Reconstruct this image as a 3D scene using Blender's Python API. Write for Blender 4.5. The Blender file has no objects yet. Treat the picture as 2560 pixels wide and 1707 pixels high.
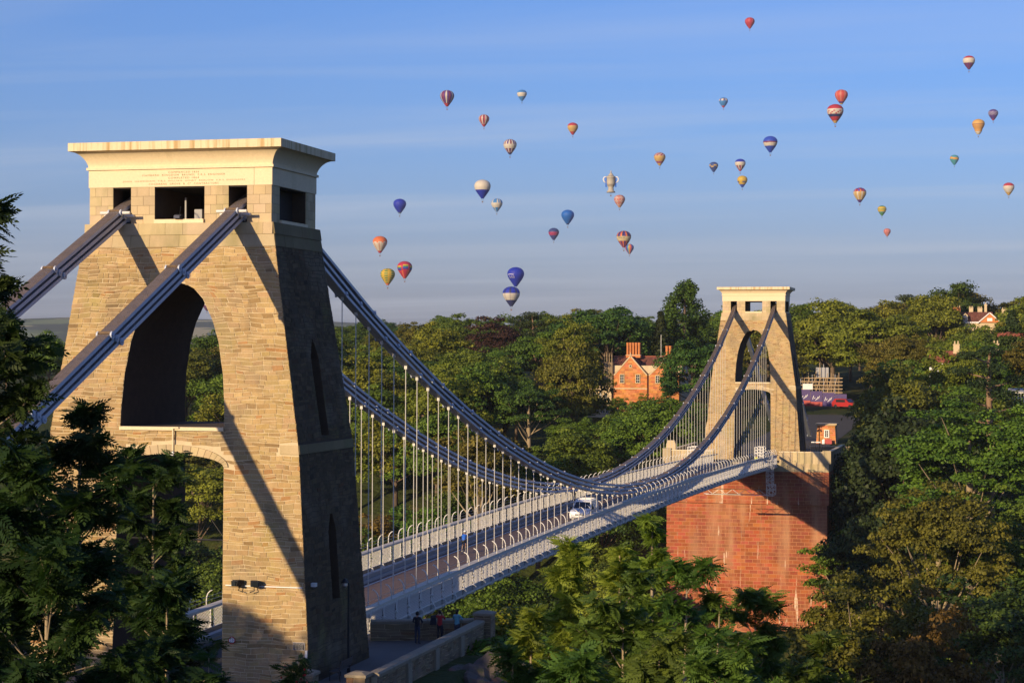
import bpy, bmesh, math, random
import numpy as np
from mathutils import Vector, Matrix, Euler

SC = bpy.context.scene
COL = SC.collection
R = math.radians

# ------------------------------------------------------------------ camera, sky, sun, exposure
CAM_POS = np.array([39.8785, -92.5373, 15.8863])
CAM_YAW, CAM_PITCH, CAM_ROLL = 0.2523, 0.0041, 0.0033
cam_data = bpy.data.cameras.new('camera')
cam_data.sensor_width = 36.0
cam_data.lens = 36.0 * 4939.953 / 2560.0
cam_data.clip_start = 0.5
cam_data.clip_end = 30000.0
cam = bpy.data.objects.new('camera', cam_data)
COL.objects.link(cam)
_f = Vector((-math.sin(CAM_YAW) * math.cos(CAM_PITCH), math.cos(CAM_YAW) * math.cos(CAM_PITCH), math.sin(CAM_PITCH)))
_r = _f.cross(Vector((0, 0, 1))).normalized()
_u = _r.cross(_f)
_r2 = _r * math.cos(CAM_ROLL) + _u * math.sin(CAM_ROLL)
_u2 = -_r * math.sin(CAM_ROLL) + _u * math.cos(CAM_ROLL)
cam.matrix_world = Matrix((( _r2.x, _u2.x, -_f.x, CAM_POS[0]), (_r2.y, _u2.y, -_f.y, CAM_POS[1]), (_r2.z, _u2.z, -_f.z, CAM_POS[2]), (0, 0, 0, 1)))
SC.camera = cam

SUN_DIR = Vector((0.437, 1.0, -0.288)).normalized()      # the way the light travels
SUN_EL = math.asin(-SUN_DIR.z)
world = bpy.data.worlds.new('World')
SC.world = world
world.use_nodes = True
wn = world.node_tree
wn.nodes.clear()
w_out = wn.nodes.new('ShaderNodeOutputWorld')
w_bg = wn.nodes.new('ShaderNodeBackground')
w_sky = wn.nodes.new('ShaderNodeTexSky')
w_sky.sky_type = 'NISHITA'
w_sky.sun_disc = False
w_sky.sun_elevation = SUN_EL
w_sky.sun_rotation = math.atan2(-SUN_DIR.x, -SUN_DIR.y)
w_sky.altitude = 0
w_sky.air_density = 1.2
w_sky.dust_density = 1.0
w_sky.ozone_density = 10.0
w_bg.inputs['Strength'].default_value = 0.108
# thin high cirrus: streaks stretched along the wind, only a slight whitening of the blue
w_tc = wn.nodes.new('ShaderNodeTexCoord')
w_sep = wn.nodes.new('ShaderNodeSeparateXYZ')
wn.links.new(w_tc.outputs['Generated'], w_sep.inputs[0])
def wmath(op, a, b=None):
    n = wn.nodes.new('ShaderNodeMath'); n.operation = op
    for i, v in enumerate((a, b)):
        if v is None: continue
        if isinstance(v, (int, float)): n.inputs[i].default_value = v
        else: wn.links.new(v, n.inputs[i])
    return n.outputs[0]
_zz = wmath('ADD', wmath('MAXIMUM', w_sep.outputs['Z'], 0.0), 0.06)
_px = wmath('DIVIDE', w_sep.outputs['X'], _zz)
_py = wmath('DIVIDE', w_sep.outputs['Y'], _zz)
w_comb = wn.nodes.new('ShaderNodeCombineXYZ')
wn.links.new(_px, w_comb.inputs[0]); wn.links.new(_py, w_comb.inputs[1])
w_map = wn.nodes.new('ShaderNodeMapping')
w_map.inputs['Rotation'].default_value = (0, 0, R(-52))
w_map.inputs['Scale'].default_value = (0.30, 1.5, 1.0)
wn.links.new(w_comb.outputs[0], w_map.inputs[0])
w_noise = wn.nodes.new('ShaderNodeTexNoise')
w_noise.inputs['Scale'].default_value = 0.9
w_noise.inputs['Detail'].default_value = 7
w_noise.inputs['Roughness'].default_value = 0.55
w_noise.inputs['Distortion'].default_value = 0.6
wn.links.new(w_map.outputs[0], w_noise.inputs['Vector'])
w_ramp = wn.nodes.new('ShaderNodeValToRGB')
w_ramp.color_ramp.elements[0].position = 0.44
w_ramp.color_ramp.elements[0].color = (0, 0, 0, 1)
w_ramp.color_ramp.elements[1].position = 0.80
w_ramp.color_ramp.elements[1].color = (0.36, 0.36, 0.36, 1)
wn.links.new(w_noise.outputs['Fac'], w_ramp.inputs[0])
w_mix = wn.nodes.new('ShaderNodeMix'); w_mix.data_type = 'RGBA'
w_bal = wn.nodes.new('ShaderNodeMix'); w_bal.data_type = 'RGBA'; w_bal.blend_type = 'MULTIPLY'; w_bal.clamp_factor = True; w_bal.clamp_result = False
w_bal.inputs[0].default_value = 1.0
w_bal.inputs[7].default_value = (1.64, 1.14, 1.23, 1)      # the camera's white balance
wn.links.new(w_sky.outputs[0], w_bal.inputs[6])
wn.links.new(w_ramp.outputs[0], w_mix.inputs[0])
wn.links.new(w_bal.outputs[2], w_mix.inputs[6])
w_mix.inputs[7].default_value = (4.3, 4.6, 5.2, 1)
wn.links.new(w_mix.outputs[2], w_bg.inputs['Color'])
wn.links.new(w_bg.outputs[0], w_out.inputs[0])

sun_l = bpy.data.lights.new('sun', 'SUN')
sun_l.energy = 5.0
sun_l.angle = R(0.5)
sun_l.color = (1.0, 0.76, 0.45)
sun = bpy.data.objects.new('sun', sun_l)
COL.objects.link(sun)
sun.rotation_euler = SUN_DIR.to_track_quat('-Z', 'Y').to_euler()
sun.location = (-60, -180, 90)

SC.view_settings.view_transform = 'Standard'
SC.view_settings.look = 'None'
SC.view_settings.exposure = 0.42
SC.view_settings.gamma = 1.0
SC.view_settings.use_curve_mapping = False
SC.render.engine = 'CYCLES'
SC.cycles.max_bounces = 5
SC.cycles.diffuse_bounces = 3
SC.cycles.transparent_max_bounces = 6
SC.cycles.volume_bounces = 0

# ------------------------------------------------------------------ helpers
def link(o):
    COL.objects.link(o); return o

def tag(o, label, cat, group=None):
    o['label'] = label; o['category'] = cat
    if group: o['group'] = group
    return o

def thing(name, loc, label, cat, group=None, rz=0.0, scale=None):
    o = bpy.data.objects.new(name, None); link(o)
    o.empty_display_size = 0.2
    o.location = loc; o.rotation_euler = (0, 0, rz)
    if scale is not None: o.scale = scale if hasattr(scale, '__len__') else (scale,) * 3
    return tag(o, label, cat, group)

def put(name, mesh, parent=None, mats=None, world=False, stuff=False, label=None):
    """one mesh object; world=True: the mesh is in world coordinates under a top-level Empty"""
    o = bpy.data.objects.new(name, mesh); link(o)
    if mats is not None:
        for m in (mats if isinstance(mats, (list, tuple)) else [mats]):
            if len(mesh.materials) < len(mats if isinstance(mats, (list, tuple)) else [mats]): mesh.materials.append(m)
    if parent is not None:
        o.parent = parent
        if world and parent.parent is None: o.matrix_parent_inverse = parent.matrix_basis.inverted()
    if stuff: o['kind'] = 'stuff'
    if label: o['label'] = label
    return o

def copy_thing(root, loc, label, rz=None, scale=None):
    c = root.copy(); link(c); c.location = loc; c['label'] = label
    if rz is not None: c.rotation_euler = (0, 0, rz)
    if scale is not None: c.scale = scale if hasattr(scale, '__len__') else (scale,) * 3
    for ch in root.children:
        d = ch.copy(); link(d); d.parent = c
        for g in ch.children:
            e = g.copy(); link(e); e.parent = d
    return c

class MB:
    def __init__(s): s.v = []; s.f = []; s.mi = []; s.t = []
    def add(s, vs, fs, mi=0, t=(1, 1, 1)):
        b = len(s.v); s.v += [tuple(map(float, q)) for q in vs]
        for f in fs: s.f.append([b + i for i in f]); s.mi.append(mi); s.t.append(t)
        return s
    def box(s, x0, x1, y0, y1, z0, z1, mi=0, t=(1, 1, 1)):
        return s.hexa([(x0, y0, z0), (x1, y0, z0), (x1, y1, z0), (x0, y1, z0), (x0, y0, z1), (x1, y0, z1), (x1, y1, z1), (x0, y1, z1)], mi, t)
    def hexa(s, c, mi=0, t=(1, 1, 1)):
        return s.add(c, [(0, 3, 2, 1), (4, 5, 6, 7), (0, 1, 5, 4), (1, 2, 6, 5), (2, 3, 7, 6), (3, 0, 4, 7)], mi, t)
    def bar(s, p, q, w, h=None, mi=0, up=(0, 0, 1), t=(1, 1, 1)):
        p = Vector(p); q = Vector(q); d = (q - p).normalized(); up = Vector(up)
        if abs(d.dot(up)) > .98: up = Vector((0, 1, 0)) if abs(d.y) < .9 else Vector((1, 0, 0))
        a = d.cross(up).normalized() * (w / 2); b = a.cross(d).normalized() * ((h or w) / 2)
        return s.hexa([p - a - b, p + a - b, q + a - b, q - a - b, p - a + b, p + a + b, q + a + b, q - a + b], mi, t)
    def tube(s, pts, r, n=6, mi=0, cap=True, t=(1, 1, 1)):
        pts = [Vector(p) for p in pts]; k = len(pts)
        rs = r if hasattr(r, '__len__') else [r] * k
        vs = []; prev = None
        for i, p in enumerate(pts):
            d = (pts[min(i + 1, k - 1)] - pts[max(i - 1, 0)]).normalized()
            if prev is None: a = d.cross(Vector((0, 0, 1)) if abs(d.z) < .9 else Vector((1, 0, 0))).normalized()
            else: a = (prev - d * prev.dot(d)).normalized()
            prev = a; b = d.cross(a)
            for j in range(n):
                th = 2 * math.pi * j / n
                vs.append(p + (a * math.cos(th) + b * math.sin(th)) * rs[i])
        fs = [(i * n + j, i * n + (j + 1) % n, (i + 1) * n + (j + 1) % n, (i + 1) * n + j) for i in range(k - 1) for j in range(n)]
        if cap: fs += [tuple(range(n))[::-1], tuple((k - 1) * n + j for j in range(n))]
        return s.add(vs, fs, mi, t)
    def lathe(s, prof, n=16, c=(0, 0, 0), mi=0, t=(1, 1, 1), sy=1.0):
        vs = [(c[0] + r * math.cos(2 * math.pi * j / n), c[1] + sy * r * math.sin(2 * math.pi * j / n), c[2] + z) for r, z in prof for j in range(n)]
        fs = [(i * n + j, i * n + (j + 1) % n, (i + 1) * n + (j + 1) % n, (i + 1) * n + j) for i in range(len(prof) - 1) for j in range(n)]
        fs += [tuple(range(n))[::-1], tuple((len(prof) - 1) * n + j for j in range(n))]
        return s.add(vs, fs, mi, t)
    def prism(s, poly, thick, mi=0, t=(1, 1, 1)):
        """poly: 3D points of a planar outline; thick: vector"""
        n = len(poly); th = Vector(thick); vs = [Vector(p) for p in poly]; vs = vs + [p + th for p in vs]
        fs = [tuple(range(n))[::-1], tuple(range(n, 2 * n))] + [(i, (i + 1) % n, n + (i + 1) % n, n + i) for i in range(n)]
        return s.add(vs, fs, mi, t)
    def mesh(s, name, mats=(), smooth=False):
        m = bpy.data.meshes.new(name)
        m.from_pydata(s.v, [], s.f)
        for q in (mats if isinstance(mats, (list, tuple)) else [mats]): m.materials.append(q)
        m.polygons.foreach_set('material_index', s.mi)
        if True:
            at = m.color_attributes.new('tint', 'FLOAT_COLOR', 'CORNER')
            tot = np.repeat(np.array([(t[0], t[1], t[2], 1.0) for t in s.t], dtype=np.float32), [len(f) for f in s.f], axis=0)
            at.data.foreach_set('color', tot.ravel())
        if smooth: m.polygons.foreach_set('use_smooth', [True] * len(s.f))
        m.update()
        return m

def np_mesh(name, V, F, tint=None, mats=(), smooth=False):
    """V (N,3) float, F (M,4) int quads, tint (M,) or (M,3)"""
    m = bpy.data.meshes.new(name)
    V = np.asarray(V, dtype=np.float32); F = np.asarray(F, dtype=np.int32)
    k = F.shape[1]
    m.vertices.add(len(V)); m.vertices.foreach_set('co', V.ravel())
    m.loops.add(F.size); m.loops.foreach_set('vertex_index', F.ravel())
    m.polygons.add(len(F)); m.polygons.foreach_set('loop_start', np.arange(0, F.size, k, dtype=np.int32))
    m.update(calc_edges=True)
    if tint is not None:
        tint = np.asarray(tint, dtype=np.float32)
        if tint.ndim == 1: tint = np.stack([tint] * 3, 1)
        at = m.color_attributes.new('tint', 'FLOAT_COLOR', 'CORNER')
        c = np.ones((len(F), k, 4), dtype=np.float32); c[:, :, :3] = tint[:, None, :]
        at.data.foreach_set('color', c.ravel())
    for q in (mats if isinstance(mats, (list, tuple)) else [mats]): m.materials.append(q)
    if smooth: m.polygons.foreach_set('use_smooth', np.ones(len(F), dtype=bool))
    m.validate(); m.update()
    return m

# ------------------------------------------------------------------ materials
class NT:
    def __init__(s, name):
        s.m = bpy.data.materials.new(name); s.m.use_nodes = True; s.t = s.m.node_tree; s.t.nodes.clear()
        s.out = s.n('ShaderNodeOutputMaterial')
    def n(s, typ, **kw):
        q = s.t.nodes.new(typ)
        for k, v in kw.items(): setattr(q, k, v)
        return q
    def l(s, a, b): s.t.links.new(a, b)
    def set(s, node, key, v):
        if hasattr(v, 'is_linked') or hasattr(v, 'links'): s.l(v, node.inputs[key])
        else: node.inputs[key].default_value = v
    def math(s, op, a, b=0.0, clamp=False):
        q = s.n('ShaderNodeMath', operation=op, use_clamp=clamp); s.set(q, 0, a); s.set(q, 1, b); return q.outputs[0]
    def mix(s, f, a, b, mode='MIX'):
        q = s.n('ShaderNodeMix', data_type='RGBA', blend_type=mode); q.clamp_factor = True
        s.set(q, 0, f); s.set(q, 6, a); s.set(q, 7, b); return q.outputs[2]
    def noise(s, vec, scale, detail=5, rough=.55, dist=0.0):
        q = s.n('ShaderNodeTexNoise'); s.l(vec, q.inputs['Vector'])
        q.inputs['Scale'].default_value = scale; q.inputs['Detail'].default_value = detail
        q.inputs['Roughness'].default_value = rough; q.inputs['Distortion'].default_value = dist
        return q.outputs['Fac']
    def ramp(s, fac, a, b, ca=(0, 0, 0, 1), cb=(1, 1, 1, 1)):
        q = s.n('ShaderNodeValToRGB'); e = q.color_ramp.elements
        e[0].position = a; e[1].position = b; e[0].color = ca; e[1].color = cb
        s.l(fac, q.inputs[0]); return q.outputs[0]
    def coords(s, stretch=None, kind='Object'):
        q = s.n('ShaderNodeTexCoord'); v = q.outputs[kind]
        if stretch:
            mp = s.n('ShaderNodeMapping'); mp.inputs['Scale'].default_value = stretch; s.l(v, mp.inputs[0]); v = mp.outputs[0]
        return v

def c4(c): return (c[0], c[1], c[2], 1.0)

def mat(name, col, rough=.8, var=.25, scale=1.2, bump=0.0, bscale=14.0, metal=0.0, tint=False, objvar=0.0, stretch=None, stains=(), spec=.35, fine=.12):
    """procedural surface: base colour with two sizes of noise, optional per-face tint, stains [(colour, stretch, scale, lo, hi, amount)]"""
    n = NT(name); v = n.coords(stretch)
    base = n.mix(n.noise(v, scale), c4([q * (1 - var) for q in col]), c4([min(1, q * (1 + var)) for q in col]))
    if fine: base = n.mix(n.noise(v, scale * 14, 3), base, n.mix(1.0, base, c4((1 - fine * 2,) * 3), 'MULTIPLY'))
    if tint:
        a = n.n('ShaderNodeAttribute', attribute_name='tint'); base = n.mix(1.0, base, a.outputs['Color'], 'MULTIPLY')
    for sc, ss, sz, lo, hi, am in stains:
        f = n.ramp(n.noise(n.coords(ss), sz, 4), lo, hi)
        base = n.mix(n.math('MULTIPLY', f, am), base, c4(sc))
    if objvar:
        oi = n.n('ShaderNodeObjectInfo'); h = n.n('ShaderNodeHueSaturation')
        n.l(n.math('ADD', n.math('MULTIPLY', oi.outputs['Random'], objvar), 1 - objvar / 2), h.inputs['Value']); n.l(base, h.inputs['Color']); base = h.outputs[0]
    p = n.n('ShaderNodeBsdfPrincipled'); n.l(base, p.inputs['Base Color'])
    p.inputs['Metallic'].default_value = metal; p.inputs['Specular IOR Level'].default_value = spec
    rr = n.math('ADD', n.math('MULTIPLY', n.noise(v, scale * 5, 3), .25), rough - .12, True); n.l(rr, p.inputs['Roughness'])
    if bump:
        b = n.n('ShaderNodeBump'); b.inputs['Strength'].default_value = 1.0; b.inputs['Distance'].default_value = bump
        n.l(n.noise(n.coords(stretch), bscale, 4), b.inputs['Height']); n.l(b.outputs[0], p.inputs['Normal'])
    n.l(p.outputs[0], n.out.inputs[0])
    return n.m

def foliage(name, dark, light, objvar=.3, trans=.2, hue=.05, far=1.0):
    n = NT(name)
    a = n.n('ShaderNodeAttribute', attribute_name='tint')
    base = n.mix(a.outputs['Fac'], c4(dark), c4(light))
    oi = n.n('ShaderNodeObjectInfo')
    h = n.n('ShaderNodeHueSaturation')
    n.l(n.math('ADD', n.math('MULTIPLY', oi.outputs['Random'], objvar), 1 - objvar / 2), h.inputs['Value'])
    r2 = n.math('FRACT', n.math('MULTIPLY', oi.outputs['Random'], 7.31))
    n.l(n.math('ADD', n.math('MULTIPLY', r2, hue), .5 - hue / 2), h.inputs['Hue'])
    n.l(base, h.inputs['Color'])
    p = n.n('ShaderNodeBsdfPrincipled'); n.l(h.outputs[0], p.inputs['Base Color'])
    p.inputs['Roughness'].default_value = .55; p.inputs['Specular IOR Level'].default_value = .18
    tr = n.n('ShaderNodeBsdfTranslucent')
    n.l(n.mix(1.0, h.outputs[0], (1.0, 1.15, .5, 1), 'MULTIPLY'), tr.inputs['Color'])
    ms = n.n('ShaderNodeMixShader'); ms.inputs[0].default_value = trans
    n.l(p.outputs[0], ms.inputs[1]); n.l(tr.outputs[0], ms.inputs[2]); n.l(ms.outputs[0], n.out.inputs[0])
    return n.m

def glass_dark(name, col=(.02, .025, .03)):
    n = NT(name); p = n.n('ShaderNodeBsdfPrincipled')
    p.inputs['Base Color'].default_value = c4(col); p.inputs['Roughness'].default_value = .08; p.inputs['Specular IOR Level'].default_value = .6
    n.l(p.outputs[0], n.out.inputs[0]); return n.m

M = {}
M['stone'] = mat('tower_stone', (.43, .305, .145), .92, .30, 1.6, .03, 9, tint=True,
                 stains=[((.20, .165, .115), (1, 1, 1), .42, .50, .68, .45), ((.09, .075, .05), (1, 1, .35), .55, .55, .75, .55), ((.22, .22, .06), (1, 1, .6), .35, .58, .75, .45)])
M['mortar'] = mat('tower_mortar', (.58, .47, .30), .95, .25, 1.5, .01, 20)
M['ashlar'] = mat('tower_ashlar', (.54, .43, .26), .9, .16, 1.4, .006, 18, tint=True,
                  stains=[((.16, .16, .06), (1, 1, .25), .8, .50, .72, .55)])
M['reveal'] = mat('tower_reveal', (.075, .05, .032), .95, .35, 2.5, .02, 8)  # near-black stone: the shade of recesses is put into this colour
M['cream'] = mat('cream_render', (.76, .62, .40), .75, .07, .6, .002, 18, stains=[((.36, .28, .12), (1, 1, .12), 1.2, .60, .8, .25)])
M['slab'] = mat('cornice_slab', (.74, .60, .38), .85, .12, 1.0, .006, 16,
                stains=[((.34, .20, .05), (2.2, 2.2, .12), 1.4, .48, .66, .7), ((.2, .17, .05), (2.6, 2.6, .1), 2.3, .56, .7, .6)])
M['letter'] = mat('inscription_letters', (.20, .15, .08), .8, .1)
M['redstone'] = mat('red_sandstone', (.36, .098, .042), .92, .30, .5, .01, 12, tint=True,
                    stains=[((.17, .055, .03), (1, 1, .6), .16, .50, .66, .7), ((.44, .25, .14), (1.2, 1.2, .16), .30, .50, .68, .7), ((.62, .48, .36), (2.6, 2.6, .20), .8, .635, .68, .85), ((.10, .045, .025), (1.6, 1.6, .14), .45, .61, .72, .6)])
M['redmortar'] = mat('abutment_mortar', (.50, .24, .12), .95, .25, 1.0)
M['white_iron'] = mat('white_painted_iron', (.70, .68, .64), .5, .12, 3, .001, 30, stains=[((.42, .33, .22), (1, 1, .5), 1.7, .62, .75, .35)])
M['rail'] = mat('handrail_timber', (.60, .55, .47), .7, .12, 1.5, .002, 30)
M['chain'] = mat('chain_paint', (.50, .55, .65), .45, .15, 1.2, .002, 25, spec=.4, stains=[((.12, .08, .05), (1, 1, 1), 2.5, .63, .75, .4)])
M['rust'] = mat('chain_top_dirt', (.155, .105, .066), .85, .4, 2.0, .004, 40, stains=[((.05, .03, .02), (1, 1, 1), 5, .5, .7, .6)])
M['rod'] = mat('rod_paint', (.60, .58, .54), .4, .08, 2)
M['girder'] = mat('girder_paint', (.34, .34, .35), .6, .15, 1.0)
M['planks'] = mat('deck_planks', (.15, .10, .085), .85, .3, 1.2, .004, 12, stretch=(8, .35, 1))
M['asphalt'] = mat('asphalt', (.055, .052, .05), .9, .25, 1.5, .004, 60)
M['line'] = mat('white_paint', (.72, .70, .66), .6, .12, 5)
M['paving'] = mat('paving', (.15, .13, .115), .9, .25, .8, .004, 30)
M['black_iron'] = mat('black_iron', (.018, .018, .02), .45, .2, 3)
M['dark'] = mat('dark_timber_and_shade', (.025, .022, .02), .8, .3, 3)
M['parapet'] = mat('parapet_stone', (.25, .185, .115), .92, .25, 1.6, .012, 14, tint=True, stains=[((.08, .075, .05), (1, 1, .4), .8, .52, .7, .6)])
M['coping'] = mat('coping_stone', (.30, .25, .18), .92, .3, 2.0, .01, 14, stains=[((.12, .11, .07), (1, 1, 1), 2.0, .5, .7, .6)])
M['brick'] = mat('orange_brick', (.55, .20, .065), .9, .25, 2.0, .01, 8, tint=True)
M['bathstone'] = mat('bath_stone', (.56, .44, .27), .85, .18, 1.0, .004, 12)
M['tiles'] = mat('brown_roof_tiles', (.17, .065, .045), .85, .3, 1.5, .02, 6, tint=True)
M['redtiles'] = mat('red_roof_tiles', (.30, .09, .05), .85, .3, 1.5, .02, 6, tint=True)
M['white_paint'] = mat('white_gloss_paint', (.78, .77, .74), .35, .05, 2, spec=.5)
M['van_white'] = mat('van_white_paint', (.74, .75, .76), .25, .04, 2, spec=.6)
M['glass'] = glass_dark('dark_glass')
M['rubber'] = mat('rubber', (.015, .015, .015), .8, .2, 4)
M['chrome'] = mat('metal_grey', (.45, .45, .46), .3, .1, 4, metal=.9)
M['plastic_black'] = mat('black_plastic', (.02, .02, .022), .5, .2, 4)
M['red'] = mat('red_paint', (.36, .018, .018), .45, .1, 2)
M['orange'] = mat('orange_plastic', (.65, .10, .02), .5, .1, 2)
M['purple'] = mat('purple_hoarding', (.055, .03, .14), .6, .15, 1)
M['white_print'] = mat('white_print', (.75, .72, .72), .6, .05, 2)
M['scaffold'] = mat('scaffold_timber', (.42, .30, .17), .7, .3, 3)
M['signred'] = mat('sign_red', (.42, .02, .02), .5, .05)
M['skin'] = mat('skin', (.44, .24, .16), .6, .08, 6)
M['hair'] = mat('dark_hair', (.015, .011, .009), .7, .2, 10)
M['bark'] = mat('bark', (.14, .10, .07), .95, .35, 2.5, .03, 10, stretch=(1, 1, .3))
M['palebark'] = mat('pale_bark', (.30, .235, .15), .9, .3, 2.5, .015, 10, stretch=(1, 1, .3))
M['pinebark'] = mat('pine_bark', (.25, .16, .10), .95, .3, 1.0, .03, 4, stretch=(1, 1, .3))
M['rock'] = mat('limestone', (.11, .09, .075), .95, .4, .5, .12, 2.2, stains=[((.16, .07, .05), (1, 1, 1), .9, .5, .62, .6), ((.06, .07, .03), (1, 1, 1), 1.4, .55, .65, .7)])
M['basket'] = mat('wicker', (.20, .11, .05), .9, .3, 8)
M['slats'] = mat('bench_slats', (.10, .085, .075), .7, .3, 6, .003, 20)

# ------------------------------------------------------------------ terrain
def smooth(t): t = np.clip(t, 0, 1); return t * t * (3 - 2 * t)
def fbm(x, y, s, seed=0):
    v = 0; a = 1
    for k in range(4):
        v = v + a * np.sin(x / s * 1.7 + seed * 3.1 + k * 1.3 + 1.2 * np.sin(y / s * 1.1 + k * 2.1)) * np.cos(y / s * 1.5 + seed * 1.7 + k * .7 + 1.1 * np.sin(x / s * .9 + k))
        s = s * .53; a *= .5
    return v
def height(x, y):
    x = np.asarray(x, dtype=float); y = np.asarray(y, dtype=float)
    far = np.interp(y, [60, 100, 150, 180, 205, 230, 255, 300, 400, 600, 900, 1500, 3000, 4300, 5200, 6200, 7500, 9500],
                    [-70, -66, -52, -38, -25, -12, -4, 0, 5, 12, 16, 6, -5, 25, 78, 108, 100, 90])
    far = far + np.clip((y - 170) / 80, 0, 1) * 1.6 * fbm(x, y, 60) + np.clip((y - 1500) / 2500, 0, 1) * 16 * fbm(x, y, 900, 2)
    far = far + 18 * np.exp(-(((x - 150) / 110) ** 2 + ((y - 780) / 240) ** 2))
    far = far + 12 * smooth((x - 20) / 60) * np.exp(-((y - 330) / 130.0) ** 2)
    # the road and its bank behind the far abutment
    road = np.interp(y, [203, 229, 262, 300, 345, 400], [-.9, -.9, -.7, .3, 3.2, 4.5])
    k = smooth((22 - np.abs(x)) / 8) * smooth((y - 224) / 6) * (1 - smooth((y - 370) / 40))
    far = far * (1 - k) + road * k
    hill = 15.4 * np.exp(-(((x - 45) / 48) ** 2 + ((y + 106) / 46) ** 2))
    hill = hill + 9 * smooth((-x - 18) / 60) * smooth((-y - 20) / 60) + .35 * fbm(x, y, 14, 5) * smooth((-y - 12) / 10)
    hill = np.where(y > -25, np.minimum(hill, .35 * np.clip(-y - 2, 0, 99)), hill)
    ye = np.interp(x, [-400, -40, 12, 15, 30, 60, 120, 400], [-30, -8, 13.5, 4, -40, -66, -90, -160])
    t = smooth((y - ye) / 34.0)
    near = (hill - .15) * (1 - t) + (-76) * t - 5 * smooth((y - ye + 3) / 6) * (1 - t)
    w = smooth((y - 75) / 30)
    return near * (1 - w) + far * w

def axis(a, b, step, lo, hi, g=1.22):
    c = list(np.arange(a, b + .1, step)); d = step
    while c[-1] < hi: d *= g; c.append(c[-1] + d)
    d = step
    while c[0] > lo: d *= g; c.insert(0, c[0] - d)
    return np.array(c)
_xs = axis(-120, 110, 3.5, -4500, 4500, 1.12); _ys = axis(-115, 330, 3.5, -900, 9400, 1.09)
_X, _Y = np.meshgrid(_xs, _ys); _Z = height(_X, _Y)
_nx = len(_xs); _i = np.arange(_nx * len(_ys)).reshape(len(_ys), _nx)
_F = np.stack([_i[:-1, :-1], _i[:-1, 1:], _i[1:, 1:], _i[1:, :-1]], -1).reshape(-1, 4)
def ground_material():
    n = NT('ground_cover'); v = n.coords()
    near = n.mix(n.noise(v, .35, 6, .7), (.012, .02, .006, 1), (.06, .075, .018, 1))
    near = n.mix(n.ramp(n.noise(v, .09, 4), .55, .7), near, (.09, .075, .03, 1))
    # far country: patchwork of fields, hedges and woods
    vo = n.n('ShaderNodeTexVoronoi'); vo.inputs['Scale'].default_value = .0055; n.l(v, vo.inputs['Vector'])
    fld = n.n('ShaderNodeValToRGB'); fld.color_ramp.interpolation = 'CONSTANT'
    e = fld.color_ramp.elements; e[0].position = 0; e[0].color = (.07, .10, .03, 1); e[1].position = .3; e[1].color = (.30, .25, .12, 1)
    for p_, c_ in ((.45, (.12, .15, .05, 1)), (.62, (.03, .05, .02, 1)), (.8, (.36, .31, .17, 1)), (.9, (.05, .08, .03, 1))):
        q = e.new(p_); q.color = c_
    n.l(vo.outputs['Color'], fld.inputs[0])
    far = n.mix(n.ramp(n.noise(v, .0035, 5, .6), .47, .53), fld.outputs[0], (.02, .032, .014, 1))
    sp = n.n('ShaderNodeSeparateXYZ'); n.l(v, sp.inputs[0])
    f = n.math('DIVIDE', n.math('SUBTRACT', sp.outputs['Y'], 1200.0), 1200.0, True)
    p = n.n('ShaderNodeBsdfPrincipled'); n.l(n.mix(f, near, far), p.inputs['Base Color']); p.inputs['Roughness'].default_value = .95
    p.inputs['Specular IOR Level'].default_value = .1
    b = n.n('ShaderNodeBump'); b.inputs['Distance'].default_value = .5; n.l(n.noise(v, 1.1, 5), b.inputs['Height']); n.l(b.outputs[0], p.inputs['Normal'])
    n.l(p.outputs[0], n.out.inputs[0]); return n.m
M['ground'] = ground_material()
ground = put('ground', np_mesh('ground', np.stack([_X, _Y, _Z], -1).reshape(-1, 3), _F, mats=[M['ground']], smooth=True))
ground['kind'] = 'structure'

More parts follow.
